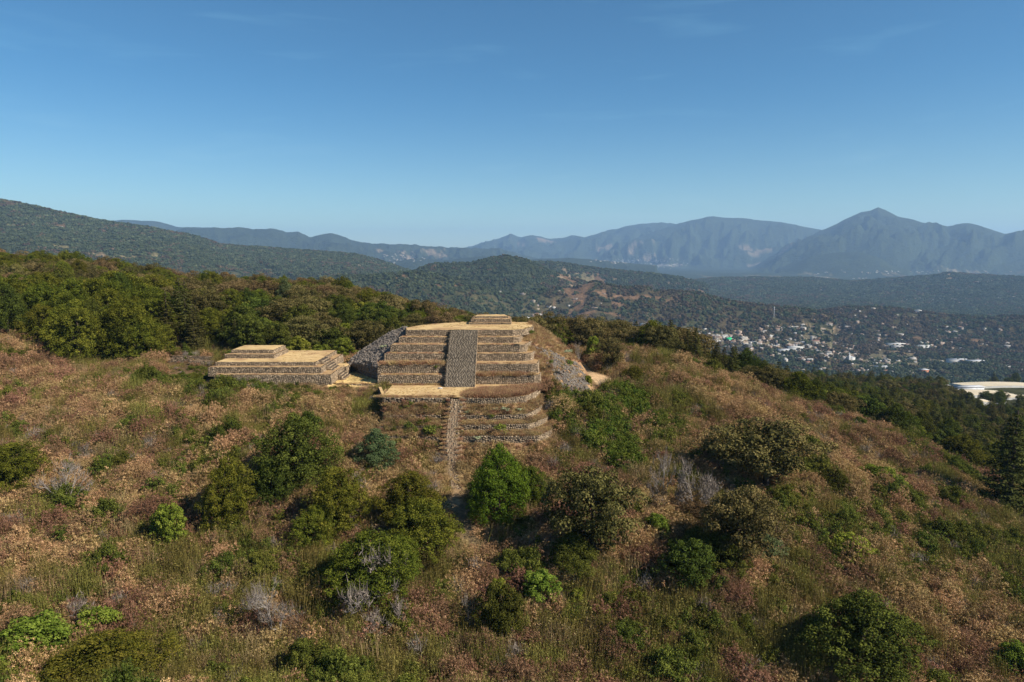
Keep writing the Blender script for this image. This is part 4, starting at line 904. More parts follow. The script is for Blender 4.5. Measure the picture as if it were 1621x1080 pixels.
def plant_shrub(mat, seed, kind, mound=0):
    """one shrub; with mound, a thicket of that many merged shrubs piled into one irregular hummock"""
    rng = np.random.default_rng(seed); g = Geo()
    if kind == 'seed':       # domed shrub of fine stems carrying clusters of dry seed heads
        n = 60; d = rnd_dirs(n, rng); d[:, 2] = abs(d[:, 2])*.9+.15; d /= np.linalg.norm(d, axis=1)[:, None]
        L = rng.uniform(.7, 1.2, n)[:, None]; tip = d*L*[.95, .95, 1.2]
        blades(g, tip*.12+[0, 0, -.15], tip, .035, rng, rng.uniform(0, .4, n)); puffs(g, tip, rng.uniform(.1, .2, n), 20, .075, rng, .75, tb=.58, tv=.34, lo=.3)
        k = rng.integers(0, n, 90); blades(g, tip[k]*.6, tip[k]*1.1+[0, 0, .28], .025, rng, rng.uniform(.3, 1, 90))
        g.m = 1; k = rng.integers(0, n, 130); f = rng.uniform(.3, .85, (130, 1)); V, F = quads(tip[k]*f+rng.normal(0, .08, (130, 3)), rnd_dirs(130, rng), .14, rng, .4); g.q(V, F, rng.uniform(0, .8, 130)); g.m = 0
    elif kind == 'stalk':    # tall upright stalks with narrow leaves
        n = 90; b = rng.normal(0, .5, (n, 3))*[1, 1, 0]-[0, 0, .15]; tip = b+np.c_[rng.normal(0, .2, (n, 2)), rng.uniform(.8, 1.75, n)]
        blades(g, b, tip, .05, rng, rng.uniform(.2, .9, n)); k = rng.integers(0, n, 170); f = rng.uniform(.35, 1, (170, 1)); Pp = b[k]+(tip[k]-b[k])*f
        N_ = rnd_dirs(170, rng); V, F = quads(Pp, N_, .17, rng, .3); g.q(V, F, rng.uniform(.2, .95, 170))
    elif kind == 'leaf':
        C = rng.normal(0, .42, (22, 3))*[1, 1, .4]+[0, 0, .55]; C[:, 2] += .45*np.exp(-(C[:, 0]**2+C[:, 1]**2)*2.0)+rng.normal(0, .15, 22); puffs(g, C, rng.uniform(.14, .38, 22), 34, .105, rng, .85, tb=.5, tv=.3)
        puffs(g, C*.7, .4, 8, .2, rng, tb=.1)
    elif kind == 'twig':
        n = 230; b = rng.normal(0, .16, (n, 3))*[1, 1, 0]; d = rnd_dirs(n, rng); d[:, 2] = abs(d[:, 2])+.35; tip = b+d*rng.uniform(.6, 1.1, (n, 1))*[.85, .85, .95]
        blades(g, b-[0, 0, .1], tip, .045, rng, rng.uniform(.1, .9, n)); k = rng.integers(0, n, 260); s = b[k]+(tip[k]-b[k])*rng.uniform(.4, .95, (260, 1)); blades(g, s, s+(rnd_dirs(260, rng)+[0, 0, .5])*.3, .035, rng, rng.uniform(.2, 1, 260))
    elif kind == 'tuft':
        n = 110; b = rng.normal(0, .3, (n, 3))*[1, 1, 0]-[0, 0, .08]; tip = b*1.6+np.c_[rng.normal(0, .14, (n, 2)), rng.uniform(.3, .8, n)]; blades(g, b, tip, .06, rng, rng.uniform(.1, 1, n))
    if mound:
        V0, n0 = np.concatenate(g.V), g.n; h_ = Geo(); a0 = rng.uniform(0, 6.28)
        for i in range(mound):
            a, r_ = a0+i*2.4, 1.45*math.sqrt((i+.3)/mound); o_ = np.array([math.cos(a)*r_*1.25, math.sin(a)*r_, 1.15*math.exp(-r_*r_*.75)-.15]); s_ = rng.uniform(.65, 1.05); c_, q_ = math.cos(a), math.sin(a)
            Vi = V0*s_; Vi = np.stack([Vi[:, 0]*c_-Vi[:, 1]*q_, Vi[:, 0]*q_+Vi[:, 1]*c_, Vi[:, 2]*rng.uniform(.8, 1.3)], -1)+o_; dt = rng.normal(0, .1)
            h_.V.append(Vi); h_.Q += [F+i*n0 for F in g.Q]; h_.T += [F+i*n0 for F in g.T]; h_.tq += [t+dt for t in g.tq]; h_.tt += [t+dt for t in g.tt]; h_.mq += g.mq; h_.mt += g.mt
        g = h_
    return g.mesh(mat+'_'+kind, [M[mat], M['drystalk' if seed % 2 else 'olive']])
# sample the hillside
rs = np.random.default_rng(3)
def grid_pts(x0, x1, y0, y1, s, rng, jit=.5):
    gx, gy = np.meshgrid(np.arange(x0, x1, s), np.arange(y0, y1, s)); gx = gx.ravel()+rng.uniform(-jit, jit, gx.size)*s; gy = gy.ravel()+rng.uniform(-jit, jit, gy.size)*s
    return gx, gy
def blocked(x, y, m=0.0):
    """masonry, courts and paths"""
    k = (x > np.where(y < 145.5, X(607, 138), X(599, 150))-m) & (x < X(858, 150)+m+1) & (y > 132.4-m) & (y < 184)
    k |= (x > X(526, 150)-m) & (x < X(603, 150)+m) & (y > 145.0-m) & (y < 172)
    k |= (x > X(330, 152)-m) & (x < X(525, 146)+m) & (y > 145.6-m) & (y < 167)
    return k
x, y = grid_pts(-175, 235, 56, 235, .86, rs); zz = hgt(x, y); px, py = project(x, y, zz+1)
ridgeY = np.interp(px, [860, 980, 1060, 1200, 1330, 1440, 1500, 1621, 1800], [184, 192, 184, 180, 178, 173, 171, 168, 160])
leftY = np.interp(px, [-300, 0, 130, 270, 330, 640, 860], [180, 176, 168, 166, 170, 180, 188])
lim = np.where(px < 860, leftY, ridgeY+6)
k = visible(x, y, zz+1.6, .002) & (y < lim+14) & ~blocked(x, y, .2)
k &= ~((y > lim) & (rs.random(len(x)) > .35))
k &= ~((px > 262) & (px < 340) & (y > 154) & (y < 172) & (rs.random(len(x)) < .75))
dp = dist_path(x, y); k &= dp > 1.25
for b in BARE: k &= (inblob(b, x, y, .5, 23) < .5) | (rs.random(len(x)) < .04)
# worn terraces carry grass, not shrubs
LT = (x > X(602, 135)) & (x < X(872, 135)) & (y > 123.6) & (y <= 141.5)
x, y, zz, px, py, dp, LT = [q[k] for q in (x, y, zz, px, py, dp, LT)]
flank = (x > X(855, 160)) & (x < X(945, 160)) & (y > 146) & (y < 186)
kf = ~flank & ~LT; x, y, zz, px, py, dp = [q[kf] for q in (x, y, zz, px, py, dp)]
print('shrub points', len(x))
KN = ['buff', 'rust', 'olive', 'green', 'twig', 'straw', 'red', 'vine', 'stalks']
w = np.zeros((len(KN), len(x))); n1, n2, n3, n4 = fbm(x/9, y/12, 101, 4), fbm(x/7, y/9, 102, 3), fbm(x/16, y/22, 103, 3), fbm(x/5, y/7, 104, 3)
w[0] = np.exp(n1*4.2+n4)*.25; w[1] = np.exp(n2*4-n1*1.5)*.10; w[2] = np.exp(-n1*3+n3*2)*.40; w[3] = np.exp(n4*5+n3*2.5)*.075; w[8] = np.exp(-n2*2)*.22; w[4] = np.exp(n2*3.5)*.055; w[5] = np.exp(-n3*3)*.10; w[6] = np.exp(n4*3)*.03
ZG = [((420, 600, 260, 34), 3, 7), ((300, 590, 60, 20), 3, 3), ((400, 625, 200, 30), 3, 1.2), ((300, 690, 60, 40), 3, .8), ((560, 640, 90, 60), 2, 2.5), ((200, 780, 200, 60), 5, .6), ((470, 910, 110, 140), 2, 2.2), ((340, 910, 200, 110), 2, 1.6),
      ((930, 648, 80, 50), 7, 6), ((960, 682, 70, 80), 7, 3.5), ((945, 665, 120, 110), 3, 1.5), ((1000, 640, 40, 50), 7, 2), ((985, 710, 40, 50), 7, 3), ((1440, 860, 330, 120), 3, 1.3), ((1450, 850, 320, 140), 2, 1.6), ((1010, 1000, 240, 150), 2, 2), ((1010, 1010, 160, 120), 3, 1.0), ((1160, 960, 120, 120), 2, 1.8), ((1150, 1030, 140, 60), 3, .8),
      ((1320, 850, 150, 90), 3, .7), ((1570, 890, 100, 90), 3, 1.0), ((1050, 640, 60, 40), 2, 2.5), ((1050, 570, 80, 30), 2, 1.5), ((640, 720, 110, 50), 2, 1.2), ((870, 750, 70, 70), 0, .8), ((1100, 900, 80, 80), 3, 1.0), ((1380, 600, 400, 200), 0, .9),
      ((1330, 690, 200, 60), 4, .35), ((1250, 660, 260, 60), 0, 1.2), ((120, 620, 240, 100), 0, 1.0), ((90, 600, 180, 60), 1, .6), ((60, 1060, 140, 60), 0, 1), ((80, 880, 130, 100), 0, .9), ((250, 830, 200, 60), 1, .5), ((700, 1000, 500, 150), 1, .35), ((1500, 1000, 200, 120), 0, 1.2),
      ((880, 640, 26, 60), 3, 2), ((1550, 740, 120, 50), 2, 1.2), ((1570, 720, 100, 40), 3, 1.0), ((900, 830, 200, 60), 1, .3), ((780, 900, 160, 60), 0, .8), ((1180, 700, 160, 60), 1, .4), ((40, 980, 120, 60), 3, .8), ((130, 700, 200, 50), 4, .15)]
for bb, kk, am in ZG:
    b = blob(*bb)
    if b: m_ = inblob(b, x, y, .6, 55+kk); w[kk] += am*m_; 
    if b and kk in (7,): w[:7] *= (1-.93*m_)
w[5] += 3*np.exp(-((dp-2.5)/1.2)**2)
cum = np.cumsum(w/w.sum(0), 0); u = rs.random(len(x)); kind = (u[None] > cum).sum(0)
keep = np.ones(len(x), bool)
for tx, ty, tr in TREES: keep &= np.hypot(x-tx, y-ty) > tr*.9
spec = {0: ('buff', 'seed', (.8, 1.5), 'dry_shrubs', 'buff brown seed headed shrubs covering most of the hillside'), 1: ('rust', 'seed', (.75, 1.45), 'russet_shrubs', 'red brown dry shrubs among the buff brush on the slope'),
        2: ('olive', 'stalk', (.8, 1.3), 'olive_brush', 'olive green tall stalky brush in drifts on the slope'), 3: ('weedgreen', 'leaf', (.7, 1.7), 'green_brush', 'bright green leafy brush in patches on the hillside'),
        4: ('twig', 'twig', (.9, 1.7), 'bare_twigs', 'grey purple bare twiggy bushes amid the brown scrub'), 5: ('straw', 'tuft', (1.0, 1.9), 'straw_grass', 'straw coloured dry grass tufts between shrubs and beside paths'),
        6: ('redgrass', 'stalk', (.7, 1.0), 'redbrown_brush', 'dark red brown dry stalks scattered on the slope'), 8: ('drystalk', 'stalk', (.75, 1.25), 'dry_stalks', 'brown dry upright weed stalks mixed through the scrub'), 7: ('vine', 'leaf', (.8, 2.0), 'vine_tangle', 'dense bright green creeper tangle below the rubble flank')}
SHP = {}
for kk, (mt, kd, sr, nm, lb) in spec.items():
    SHP[kk] = [('shrub_'+mt+str(i), plant_shrub(mt, 200+kk*10+i, kd)) for i in range(3)]
    s_ = (kind == kk) & keep; n = int(s_.sum()); sc_ = (sr[0]+(sr[1]-sr[0])*rs.beta(1.2, 2.6, n))*np.exp(rs.normal(0, .2, n)+.22*fbm(x[s_]/6, y[s_]/6, 300+kk, 2)); 
    big = rs.random(n) < (.0 if kk in (3, 7) else .09); sc_ = np.where(big, sc_*1.75, sc_); sc_ = np.minimum(sc_*1.08, 1.85); hs = np.minimum(sc_*rs.uniform(.8, 1.45, n), 2.2)
    xs, ys, zs = x[s_], y[s_], zz[s_]
    near_ = np.exp(-((np.abs(dist_path(xs, ys))-2.2)/1.5)**2)*.45; hs = hs*(1-near_); qx, qy = px[s_], py[s_]; low = ((ys > 137) & (qx > 420) & (qx < 608) & (ys < 146.2)) | ((qx > 250) & (qx < 345) & (ys > 146) & (ys < 172)); hs = np.where(low, hs*.42, hs); sc_ = np.where(low, sc_*.7, sc_)
    make_scatter(nm, SHP[kk], np.stack([xs, ys, zs], -1), np.stack([rs.normal(0, .1, n), rs.normal(0, .1, n), rs.uniform(0, 6.28, n)], -1), np.stack([sc_, sc_, hs], -1), lb, 'shrubs')
# larger thickets that give the slope its hummocks and shadows
MS = {0: ('buff', 'seed', 'buff_thickets', 'large merged hummocks of buff dry scrub on the hillside'), 1: ('rust', 'seed', 'russet_thickets', 'large russet brown hummocks of dry scrub on the hillside'), 2: ('olive', 'stalk', 'olive_thickets', 'tall hummocks of olive green brush on the hillside'), 3: ('weedgreen', 'leaf', 'green_thickets', 'rounded hummocks of green leafy brush on the hillside')}
for kk, (mt, kd, nm, lb) in MS.items():
    s_ = np.isin(kind, {0: [0], 1: [1, 4, 6], 2: [2, 8], 3: [3]}[kk]) & keep & (rs.random(len(x)) < {0: .05, 1: .08, 2: .04, 3: .08}[kk]) & (dp > 4) & ~((y > 136) & (px > 250) & (px < 608))
    for b in BARE: s_ &= np.hypot(x-b[0], y-b[1]) > max(b[2], b[3])+1.5
    n = int(s_.sum()); sc_ = rs.uniform(.75, 1.7, n)
    make_scatter(nm, [('thicket_'+mt+str(i), plant_shrub(mt, 500+kk*10+i, kd, 8)) for i in range(3)], np.stack([x[s_], y[s_], zz[s_]-.15], -1), np.stack([rs.normal(0, .08, n), rs.normal(0, .08, n), rs.uniform(0, 6.28, n)], -1), np.stack([sc_, sc_*rs.uniform(.8, 1.2, n), sc_*rs.uniform(.85, 1.35, n)], -1), lb, 'shrubs')
# grass on the ruins: short tufts on ledges, platform rims, flanks
tf = [('ledge_tuft'+str(i), plant_shrub(mt, 300+i, 'tuft')) for i, mt in enumerate(['straw', 'redgrass', 'redgrass', 'straw'])]
tr_ = [('mound_tuft'+str(i), plant_shrub('redgrass', 310+i, 'tuft')) for i in range(2)]
ts_ = [('rim_tuft'+str(i), plant_shrub('straw', 320+i, 'tuft')) for i in range(2)]
def scat(name, protos, Pp, s0, s1, label, cat='grass', hz=1.0):
    Pp = np.asarray(Pp); n = len(Pp); s_ = rs.uniform(s0, s1, n)
    return make_scatter(name, protos, Pp, np.stack([rs.normal(0, .12, n), rs.normal(0, .12, n), rs.uniform(0, 6.28, n)], -1), np.stack([s_, s_, s_*rs.uniform(.7, 1.2, n)*hz], -1), label, cat)
pp = []
for G_ in LEDGES:
    m, n = G_.shape[:2]
    for _ in range(420):
        i, j = rs.uniform(0, m-1.01), rs.uniform(0, n-1.01); a, b = int(i), int(j); fi, fj = i-a, j-b
        pp.append((G_[a, b]*(1-fi)+G_[a+1, b]*fi)*(1-fj)+(G_[a, b+1]*(1-fi)+G_[a+1, b+1]*fi)*fj)
scat('ledge_grass', [tf[1], tf[0], tf[3], ('ledge_stalk', plant_shrub('drystalk', 331, 'tuft'))], pp, .4, .95, 'red brown dry grass on the ledges of the lower base')
ov = {}
for gi_, G_ in enumerate(LEDGES):
    m, n = G_.shape[:2]
    for _ in range(34 if gi_ >= 4 else 6):
        i, j = int(rs.integers(1, m-1)), int(rs.integers(0, n)); ov.setdefault(int(rs.choice([0, 1, 2, 3, 8, 1])), []).append(G_[i, j]+rs.normal(0, .3, 3)*[1, 1, 0])
for kk, Pv in ov.items():
    mt, kd, sr, nm, lb = spec[kk]; scat('overgrown_'+nm, SHP[kk], Pv, .45, 1.0, lb.replace('hillside', 'ruined base').replace('slope', 'ruined base'), 'shrubs')
cr_ = topo; tp = []
for _ in range(1400):
    a, b = rs.uniform(cr_[0][0], cr_[3][0]), rs.uniform(tiers[5][2]+.4, topo[6][1])
    c_ = np.array(topo); inside = False
    for i in range(len(c_)):
        p, q = c_[i], c_[(i+1) % len(c_)]
        if (p[1] > b) != (q[1] > b) and a < (q[0]-p[0])*(b-p[1])/(q[1]-p[1])+p[0]: inside = not inside
    if inside and vn(np.array(a/2.5), np.array(b/3.5), 8) > .45: tp.append((a, b, ZT+.04))
tp += [(rs.uniform(X(528, 150), X(598, 150)), rs.uniform(146, 165), .0) for _ in range(260)]+[(rs.uniform(X(606, 138), X(740, 138)), rs.uniform(133, 142), .03) for _ in range(260)]+[(rs.uniform(X(440, 158, Z1), X(500, 152, Z1)), rs.uniform(149, 165), Z1+.04) for _ in range(160)]
scat('short_turf', ts_+[tf[0]], tp, .14, .34, 'short dry turf tufts on the flat tops and the court')
mound = []
for _ in range(2600):       # the long red brown grass patch on the platform
    a = rs.uniform(0, 1); px_ = 738+a*112; lo = np.interp(px_, [732, 760, 800, 830, 850], [627.5, 628.8, 628.5, 624.5, 615]); hi = np.interp(px_, [732, 745, 770, 800, 830, 850], [625.5, 620, 616.5, 614.5, 612.5, 611.0]); py_ = rs.uniform(hi, lo)
    mound.append(UZ(px_, py_, .05))
scat('red_grass_mound', tr_+[tf[1], tf[0]], mound, .5, 1.35, 'long patch of red brown dry grass beside the foot of the stairway')
rim = []
for k, (z0, z1, Yb, xl, xr) in enumerate(tiers[:5]):
    z_ = z1+.02; yf = Yb+.12*(z1-z0)
    for side, (a, b) in enumerate(((X(xl, yf, z1)+.3, SX0-.3), (SX1+.3, X(xr, yf, z1)-2))):
        n = int((b-a)*(5 if (k == 0 or (k == 1 and side == 0)) else 2.2))
        for _ in range(n): rim.append((rs.uniform(a, b), yf+rs.uniform(.1, 1.9), z_))
tall = [r_ for r_ in rim if r_[2] in (tiers[0][1]+.02,) and r_[0] > SX1] + [r_ for r_ in rim if abs(r_[2]-tiers[1][1]-.02) < .01 and r_[0] < SX0]
scat('terrace_grass', tf, rim, .3, .55, 'thin dry grass along the terraces of the great pyramid')
scat('rank_terrace_grass', [tf[0], tf[1]], tall*2, .8, 1.3, 'taller orange brown grass on two terraces of the great pyramid')
fringe = [tuple(bed[i_]+[sd_*rs.uniform(.85, 1.9), rs.uniform(-.5, .5), -.15-.1*rs.random()]) for i_ in range(len(bed)) for sd_ in (-1, 1) for _ in range(7)]+[(rs.uniform(X(605, 141), X(726, 141)), rs.uniform(132.3, 133.2), .03) for _ in range(160)]+[(rs.uniform(X(602, 145), X(705, 145)), rs.uniform(144.3, 145.2), .05) for _ in range(200)]+[(rs.uniform(X(528, 146), X(598, 146)), rs.uniform(145.6, 146.3), .03) for _ in range(60)]
scat('platform_edge_grass', tf, fringe, .35, .7, 'dry grass fringing the platform before the stairway')
# ------------------------------------------------------------------ collapsed flanks
def rock_mesh(seed, sub=1):
    bm = __import__('bmesh').new(); __import__('bmesh').ops.create_icosphere(bm, subdivisions=sub, radius=.5); rng = np.random.default_rng(seed)
    s = rng.uniform(.6, 1.2, 3)
    for v in bm.verts: v.co = [v.co[i]*s[i]*rng.uniform(.78, 1.18) for i in range(3)]
    me = bpy.data.meshes.new('rock'); bm.to_mesh(me); bm.free(); a = me.attributes.new('tint', 'FLOAT', 'FACE'); a.data.foreach_set('value', np.full(len(me.polygons), rng.uniform(.35, .7), np.float32)); me.materials.append(M['rubble']); return me
ROCKS = [('rock'+str(i), rock_mesh(i)) for i in range(7)]
def flank_mesh(Pl, Ql, nu, nv, seed, amp, bulge):
    def rs_(p):
        p = np.array(p); s = np.concatenate([[0], np.cumsum(np.linalg.norm(np.diff(p, axis=0), axis=1))]); s /= s[-1]; t = np.linspace(0, 1, nv); return np.stack([np.interp(t, s, p[:, k]) for k in range(3)], -1)
    A_, B_ = rs_(Pl), rs_(Ql); u = np.linspace(0, 1, nu)[:, None, None]; G_ = A_[None]*(1-u)+B_[None]*u
    G_[..., 2] += bulge*np.sin(np.linspace(0, np.pi, nu))[:, None]+fbm(G_[..., 0]/2.2, G_[..., 1]/2.2+G_[..., 2]/2, seed, 4)*amp
    sk = G_[-1:].copy(); out = (B_-A_)[None]; out[..., 2] = 0; out /= np.linalg.norm(out, axis=-1)[..., None]+1e-6; sk = sk+out*5; sk[..., 2] -= 6; sk2 = sk+out*6; sk2[..., 2] -= 9
    G2 = np.concatenate([G_, sk, sk2]); ii = np.arange((nu+2)*nv).reshape(nu+2, nv); return G_, G2.reshape(-1, 3), np.stack([ii[:-1, :-1], ii[1:, :-1], ii[1:, 1:], ii[:-1, 1:]], -1).reshape(-1, 4)
zt = ZT
Pr = [UZ(836, 518.5, zt-.6)]+[np.array([X(c[4]-2, c[2]+2.5, c[0]+.4), c[2]+2.5, c[0]+.2]) for c in tiers[::-1]]+[UY(860, 612, 147), UY(860, 612, 147)+[0, -1.2, -3]]
Qr = [UY(847, 517.0, 177), UY(858, 521, 176), UY(872, 531, 174), UY(888, 544, 172), UY(903, 558, 170), UY(916, 573, 167), UY(926, 590, 162), UY(933, 604, 156), UY(934, 618, 149), UY(934, 618, 149)+[0, -1.5, -3]]
Gr, V, F = flank_mesh(Pr, Qr, 22, 36, 71, .9, .6)
fl = ob('collapsed_flank', mk('collapsed_flank', V, [F], smooth=True, mats=[M['slopegrass']]), pyr); under(fl, pyr)
Pl_ = [UZ(645, 521.5, zt-.3)]+[np.array([X(c[3]+3, c[2]+2.0, c[0]+.6), c[2]+2.0, c[0]+.9]) for c in tiers[::-1][:-1]]+[np.array([X(600, 150, 0), 150.0, -.7])]
Ql_ = [UY(641, 520.5, 171), UY(625, 524, 172), UY(605, 533.5, 172), UY(588, 545, 171), UY(570, 556, 169), UY(556, 568, 165), UY(549, 578, 161), UZ(547, 585, -.6)]
Gl, V, F = flank_mesh(Pl_, Ql_, 18, 30, 72, .5, .5)
fl2 = ob('collapsed_flank', mk('collapsed_flank', V, [F[:, ::-1]], smooth=True, mats=[M['earth']]), pyr); under(fl2, pyr)
def on_grid(G_, n, cond):
    out = []
    a, b = G_.shape[0]-1, G_.shape[1]-1
    while len(out) < n:
        u, v = rs.random(), rs.random()
        if not cond(u, v): continue
        i, j = u*a*.999, v*b*.999; p, q = int(i), int(j); fi, fj = i-p, j-q
        out.append((G_[p, q]*(1-fi)+G_[p+1, q]*fi)*(1-fj)+(G_[p, q+1]*(1-fi)+G_[p+1, q+1]*fi)*fj)
    return np.array(out)
def rubble(name, Pp, s0, s1, label):
    n = len(Pp); s_ = rs.uniform(s0, s1, n)[:, None]*rs.uniform(.6, 1.2, (n, 3)); return make_scatter(name, ROCKS, Pp, rs.uniform(0, 6.28, (n, 3)), s_, label, 'rubble')
rubble('rubble_slope', on_grid(Gl, 2600, lambda u, v: vn(u*6, v*8, 4) > .16), .35, .85, 'grey stone rubble spilling down the shaded flank of the pyramid')
rubble('rubble_scree', on_grid(Gr, 1900, lambda u, v: v > .40+.1*u and u > .22 and vn(u*5, v*7, 9) > .22 and u+abs(v-.8)*.6 > .3), .35, .85, 'grey stone scree low on the sunny flank of the pyramid')
rubble('scattered_stones', np.concatenate([on_grid(Gr, 160, lambda u, v: True), np.array([(a, b, float(hgt(a, b))+.05) for a, b in zip(rs.uniform(X(860, 150), X(935, 150), 120), rs.uniform(145, 149, 120))])]), .2, .6, 'loose stones strewn over the dry grass flank')
scat('flank_grass', [tf[0], tf[1], ts_[0]], on_grid(Gr, 1500, lambda u, v: not (v > .45 and u > .3) or rs.random() < .12), .5, 1.1, 'orange and straw dry grass on the pyramid flank')
# boulders in the gully
gb = []
for i, (a, b, s) in enumerate([(1072, 797, 9), (1083, 803, 11), (1076, 812, 8), (1096, 808, 10), (1104, 818, 12), (1110, 828, 9), (1090, 822, 8), (1064, 804, 7)]):
    c = cast(a, b); r = empty('boulder', tuple(c)); me = rock_mesh(60+i, 2); o = ob('rock', me, r); D = c[1]; k_ = s/FPX*D*1.3; r.scale = (k_, k_, k_*.8)
    tag(r, ['grey boulder at the upper end of the gully rocks', 'largest pale boulder beside the upright leafless tree', 'dark boulder lodged below the leafless tree', 'grey boulder amid twigs of the leafless bush', 'broad boulder at the lower end of the gully', 'lowest boulder of the gully beside a russet bush', 'round boulder between the two lowest gully rocks', 'small boulder nearest the leafless tree trunk'][i], 'boulder', 'boulders in the gully')
print('flanks done')

# ------------------------------------------------------------------ forests
def front_y(px):
    return np.interp(px, [-300, 0, 130, 270, 330, 480, 600, 700, 860, 900, 960, 1000, 1060, 1200, 1330, 1440, 1500, 1560, 1621, 1800], [178, 174, 165, 163, 170, 170, 177, 196, 192, 196, 205, 202, 192, 186, 183, 178, 176, 174, 178, 180])
fx, fy = grid_pts(-330, 420, 170, 560, 6.4, rs, .42); fz = hgt(fx, fy); fpx, fpy = project(fx, fy, fz)
k = ~((fpx > 1500) & (fpy > 626) & (fpy < 664) & (fy > 300) & (rs.random(len(fx)) < .85)) & (fy > front_y(fpx)+2) & visible(fx, fy, fz+11, 0) & (fpx > -50) & (fpx < 1672)
k &= ~((fpx > 258) & (fpx < 345) & (fy < 177))
k &= ~((fpx > 840) & (fpx < 1010) & (fy < 215) & (fpy > 560))
k &= ~((fpx > 1440) & (fpx < 1700) & (fy < 230) & (fbm(fx/14, fy/14, 77, 2) < .1))
fx, fy, fz, fpx, fpy = [q[k] for q in (fx, fy, fz, fpx, fpy)]
o_ = np.argsort(np.hypot(fx, fy)); fx, fy, fz, fpx, fpy = [q[o_] for q in (fx, fy, fz, fpx, fpy)]
print('forest candidates', len(fx))
FN = {'juniper': ('juniper_tree', 'olive green juniper', 'juniper'), 'oak': ('oak_tree', 'olive oak', 'oak'), 'russet': ('oak_tree', 'rust brown oak', 'oak'), 'fir': ('fir_tree', 'dark pointed fir', 'fir'),
      'leafy': ('leafy_tree', 'bright leafy tree', 'tree'), 'broadleaf': ('broadleaf_tree', 'deep green leafy tree', 'tree'), 'cypress': ('cypress_tree', 'egg shaped green tree', 'tree'), 'blue': ('cedar_tree', 'blue green conical tree', 'tree'), 'bare': ('bare_tree', 'grey leafless tree', 'bare tree')}
fr_ = np.random.default_rng(21); nn1 = fbm(fx/22, fy/30, 201, 2); kinds = []
for i in range(len(fx)):
    a, d, n_, u = fpx[i], fy[i], nn1[i], fr_.random()
    if a < 860:
        if a < 260 and d < 215: kk = 'juniper' if u < .88 else 'cypress'
        elif 240 < a < 385 and d < 200: kk = 'fir' if u < .85 else 'juniper'
        elif 385 <= a < 640 and d < 225: kk = 'broadleaf' if u < .45 else ('leafy' if u < .8 else ('cypress' if u < .9 else 'oak'))
        elif d < 250: kk = 'juniper' if n_ > .05 and u < .6 else ('oak' if u < .68 else ('cypress' if u < .75 else ('russet' if u < .93 else 'leafy')))
        else: kk = 'oak' if u < .5 else ('russet' if u < .72 else ('juniper' if u < .84 else ('broadleaf' if u < .88 else ('fir' if u < .95 else 'leafy'))))
    else:
        if a < 1060: kk = 'oak' if u < .72 else ('juniper' if u < .86 else ('broadleaf' if u < .94 else 'bare'))
        elif a < 1260 and d < 230: kk = 'fir' if u < .62 else ('oak' if u < .76 else ('juniper' if u < .9 else 'cypress'))
        else: kk = 'juniper' if u < .42 else ('oak' if u < .62 else ('cypress' if u < .74 else ('broadleaf' if u < .85 else ('leafy' if u < .92 else 'fir'))))
    kinds.append(kk)
def region(a, d, b):
    if a < 860:
        side = 'at the far end' if a < 130 else 'above the buff scrub' if a < 270 else 'behind the ruined walls' if a < 345 else 'behind the low pyramid' if a < 530 else 'behind the grassy court' if a < 640 else 'behind the great pyramid'
        depth = 'in the front row' if d < 192 else 'in the middle rows' if d < 225 else 'high up the wooded slope' if d < 290 else 'near the wooded crest'
    else:
        side = 'beyond the sandy saddle' if a < 1000 else 'where treeline drops' if a < 1130 else 'above the valley town' if a < 1290 else 'beyond the brown ridge' if a < 1440 else 'below the cream greenhouses' if a < 1560 else 'beside the ridge end'
        depth = 'in the first row' if d < 205 else 'in the second rows' if d < 240 else 'in the deep rows' if d < 310 else 'farthest down the slope'
    return depth, side
NIND = 430; cnt = {}
SHORT = {'juniper': 'a juniper', 'oak': 'an olive oak', 'russet': 'a rust brown oak', 'fir': 'a fir', 'leafy': 'a bright tree', 'broadleaf': 'a green tree', 'cypress': 'an egg tree', 'blue': 'a blue tree', 'bare': 'a bare tree'}
for i in range(min(NIND, len(fx))):
    kk = kinds[i]; nm, lb, ct_ = FN[kk]; dep, side = region(fpx[i], fy[i], 0)
    h_ = fr_.uniform(6.2, 11.8)*(1.05 if kk == 'fir' else 1)*(.8 if kk in ('leafy', 'bare') else 1); h_ *= (1.35 if fpx[i] < 300 and fy[i] < 215 else 1.0 if fpx[i] < 860 else 1.1)
    w_ = h_*{'fir': .5, 'juniper': 1.0, 'oak': 1.25, 'russet': 1.2, 'cypress': .8, 'blue': .7, 'leafy': 1.05, 'broadleaf': 1.05, 'bare': .8}[kk]*fr_.uniform(.85, 1.2)
    size = 'tall ' if h_ > 11 else 'small ' if h_ < 7.2 else ''
    wide_ = 'broad ' if w_ > 11.5 else 'narrow ' if w_ < 6.8 else ''
    tilt = fr_.normal(0, .05, 2)
    d_ = np.hypot(fx[:NIND]-fx[i], fy[:NIND]-fy[i]); d_[i] = 1e9; nb_ = int(np.argmin(d_)); rel = 'behind' if fy[nb_] < fy[i]-3 else 'before' if fy[nb_] > fy[i]+3 else 'beside'
    dep = dep.replace('in the ', '').replace('high up the wooded slope', 'high slope').replace('near the wooded crest', 'near crest').replace('farthest down the slope', 'farthest down')
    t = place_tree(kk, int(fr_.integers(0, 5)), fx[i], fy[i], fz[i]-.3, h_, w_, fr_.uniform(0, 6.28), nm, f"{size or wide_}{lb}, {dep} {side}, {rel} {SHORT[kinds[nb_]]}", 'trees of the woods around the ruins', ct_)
    t.rotation_euler[0], t.rotation_euler[1] = tilt
c = UZ(452, 505, 12.5); t = place_tree('blue', 0, float(X(453, 232, 8)), 232, float(hgt(X(453, 232, 8), 232)), 13, 8, 0, 'cedar_tree', 'lone blue green conical tree rising from the brown woods behind the low pyramid', None, 'tree')
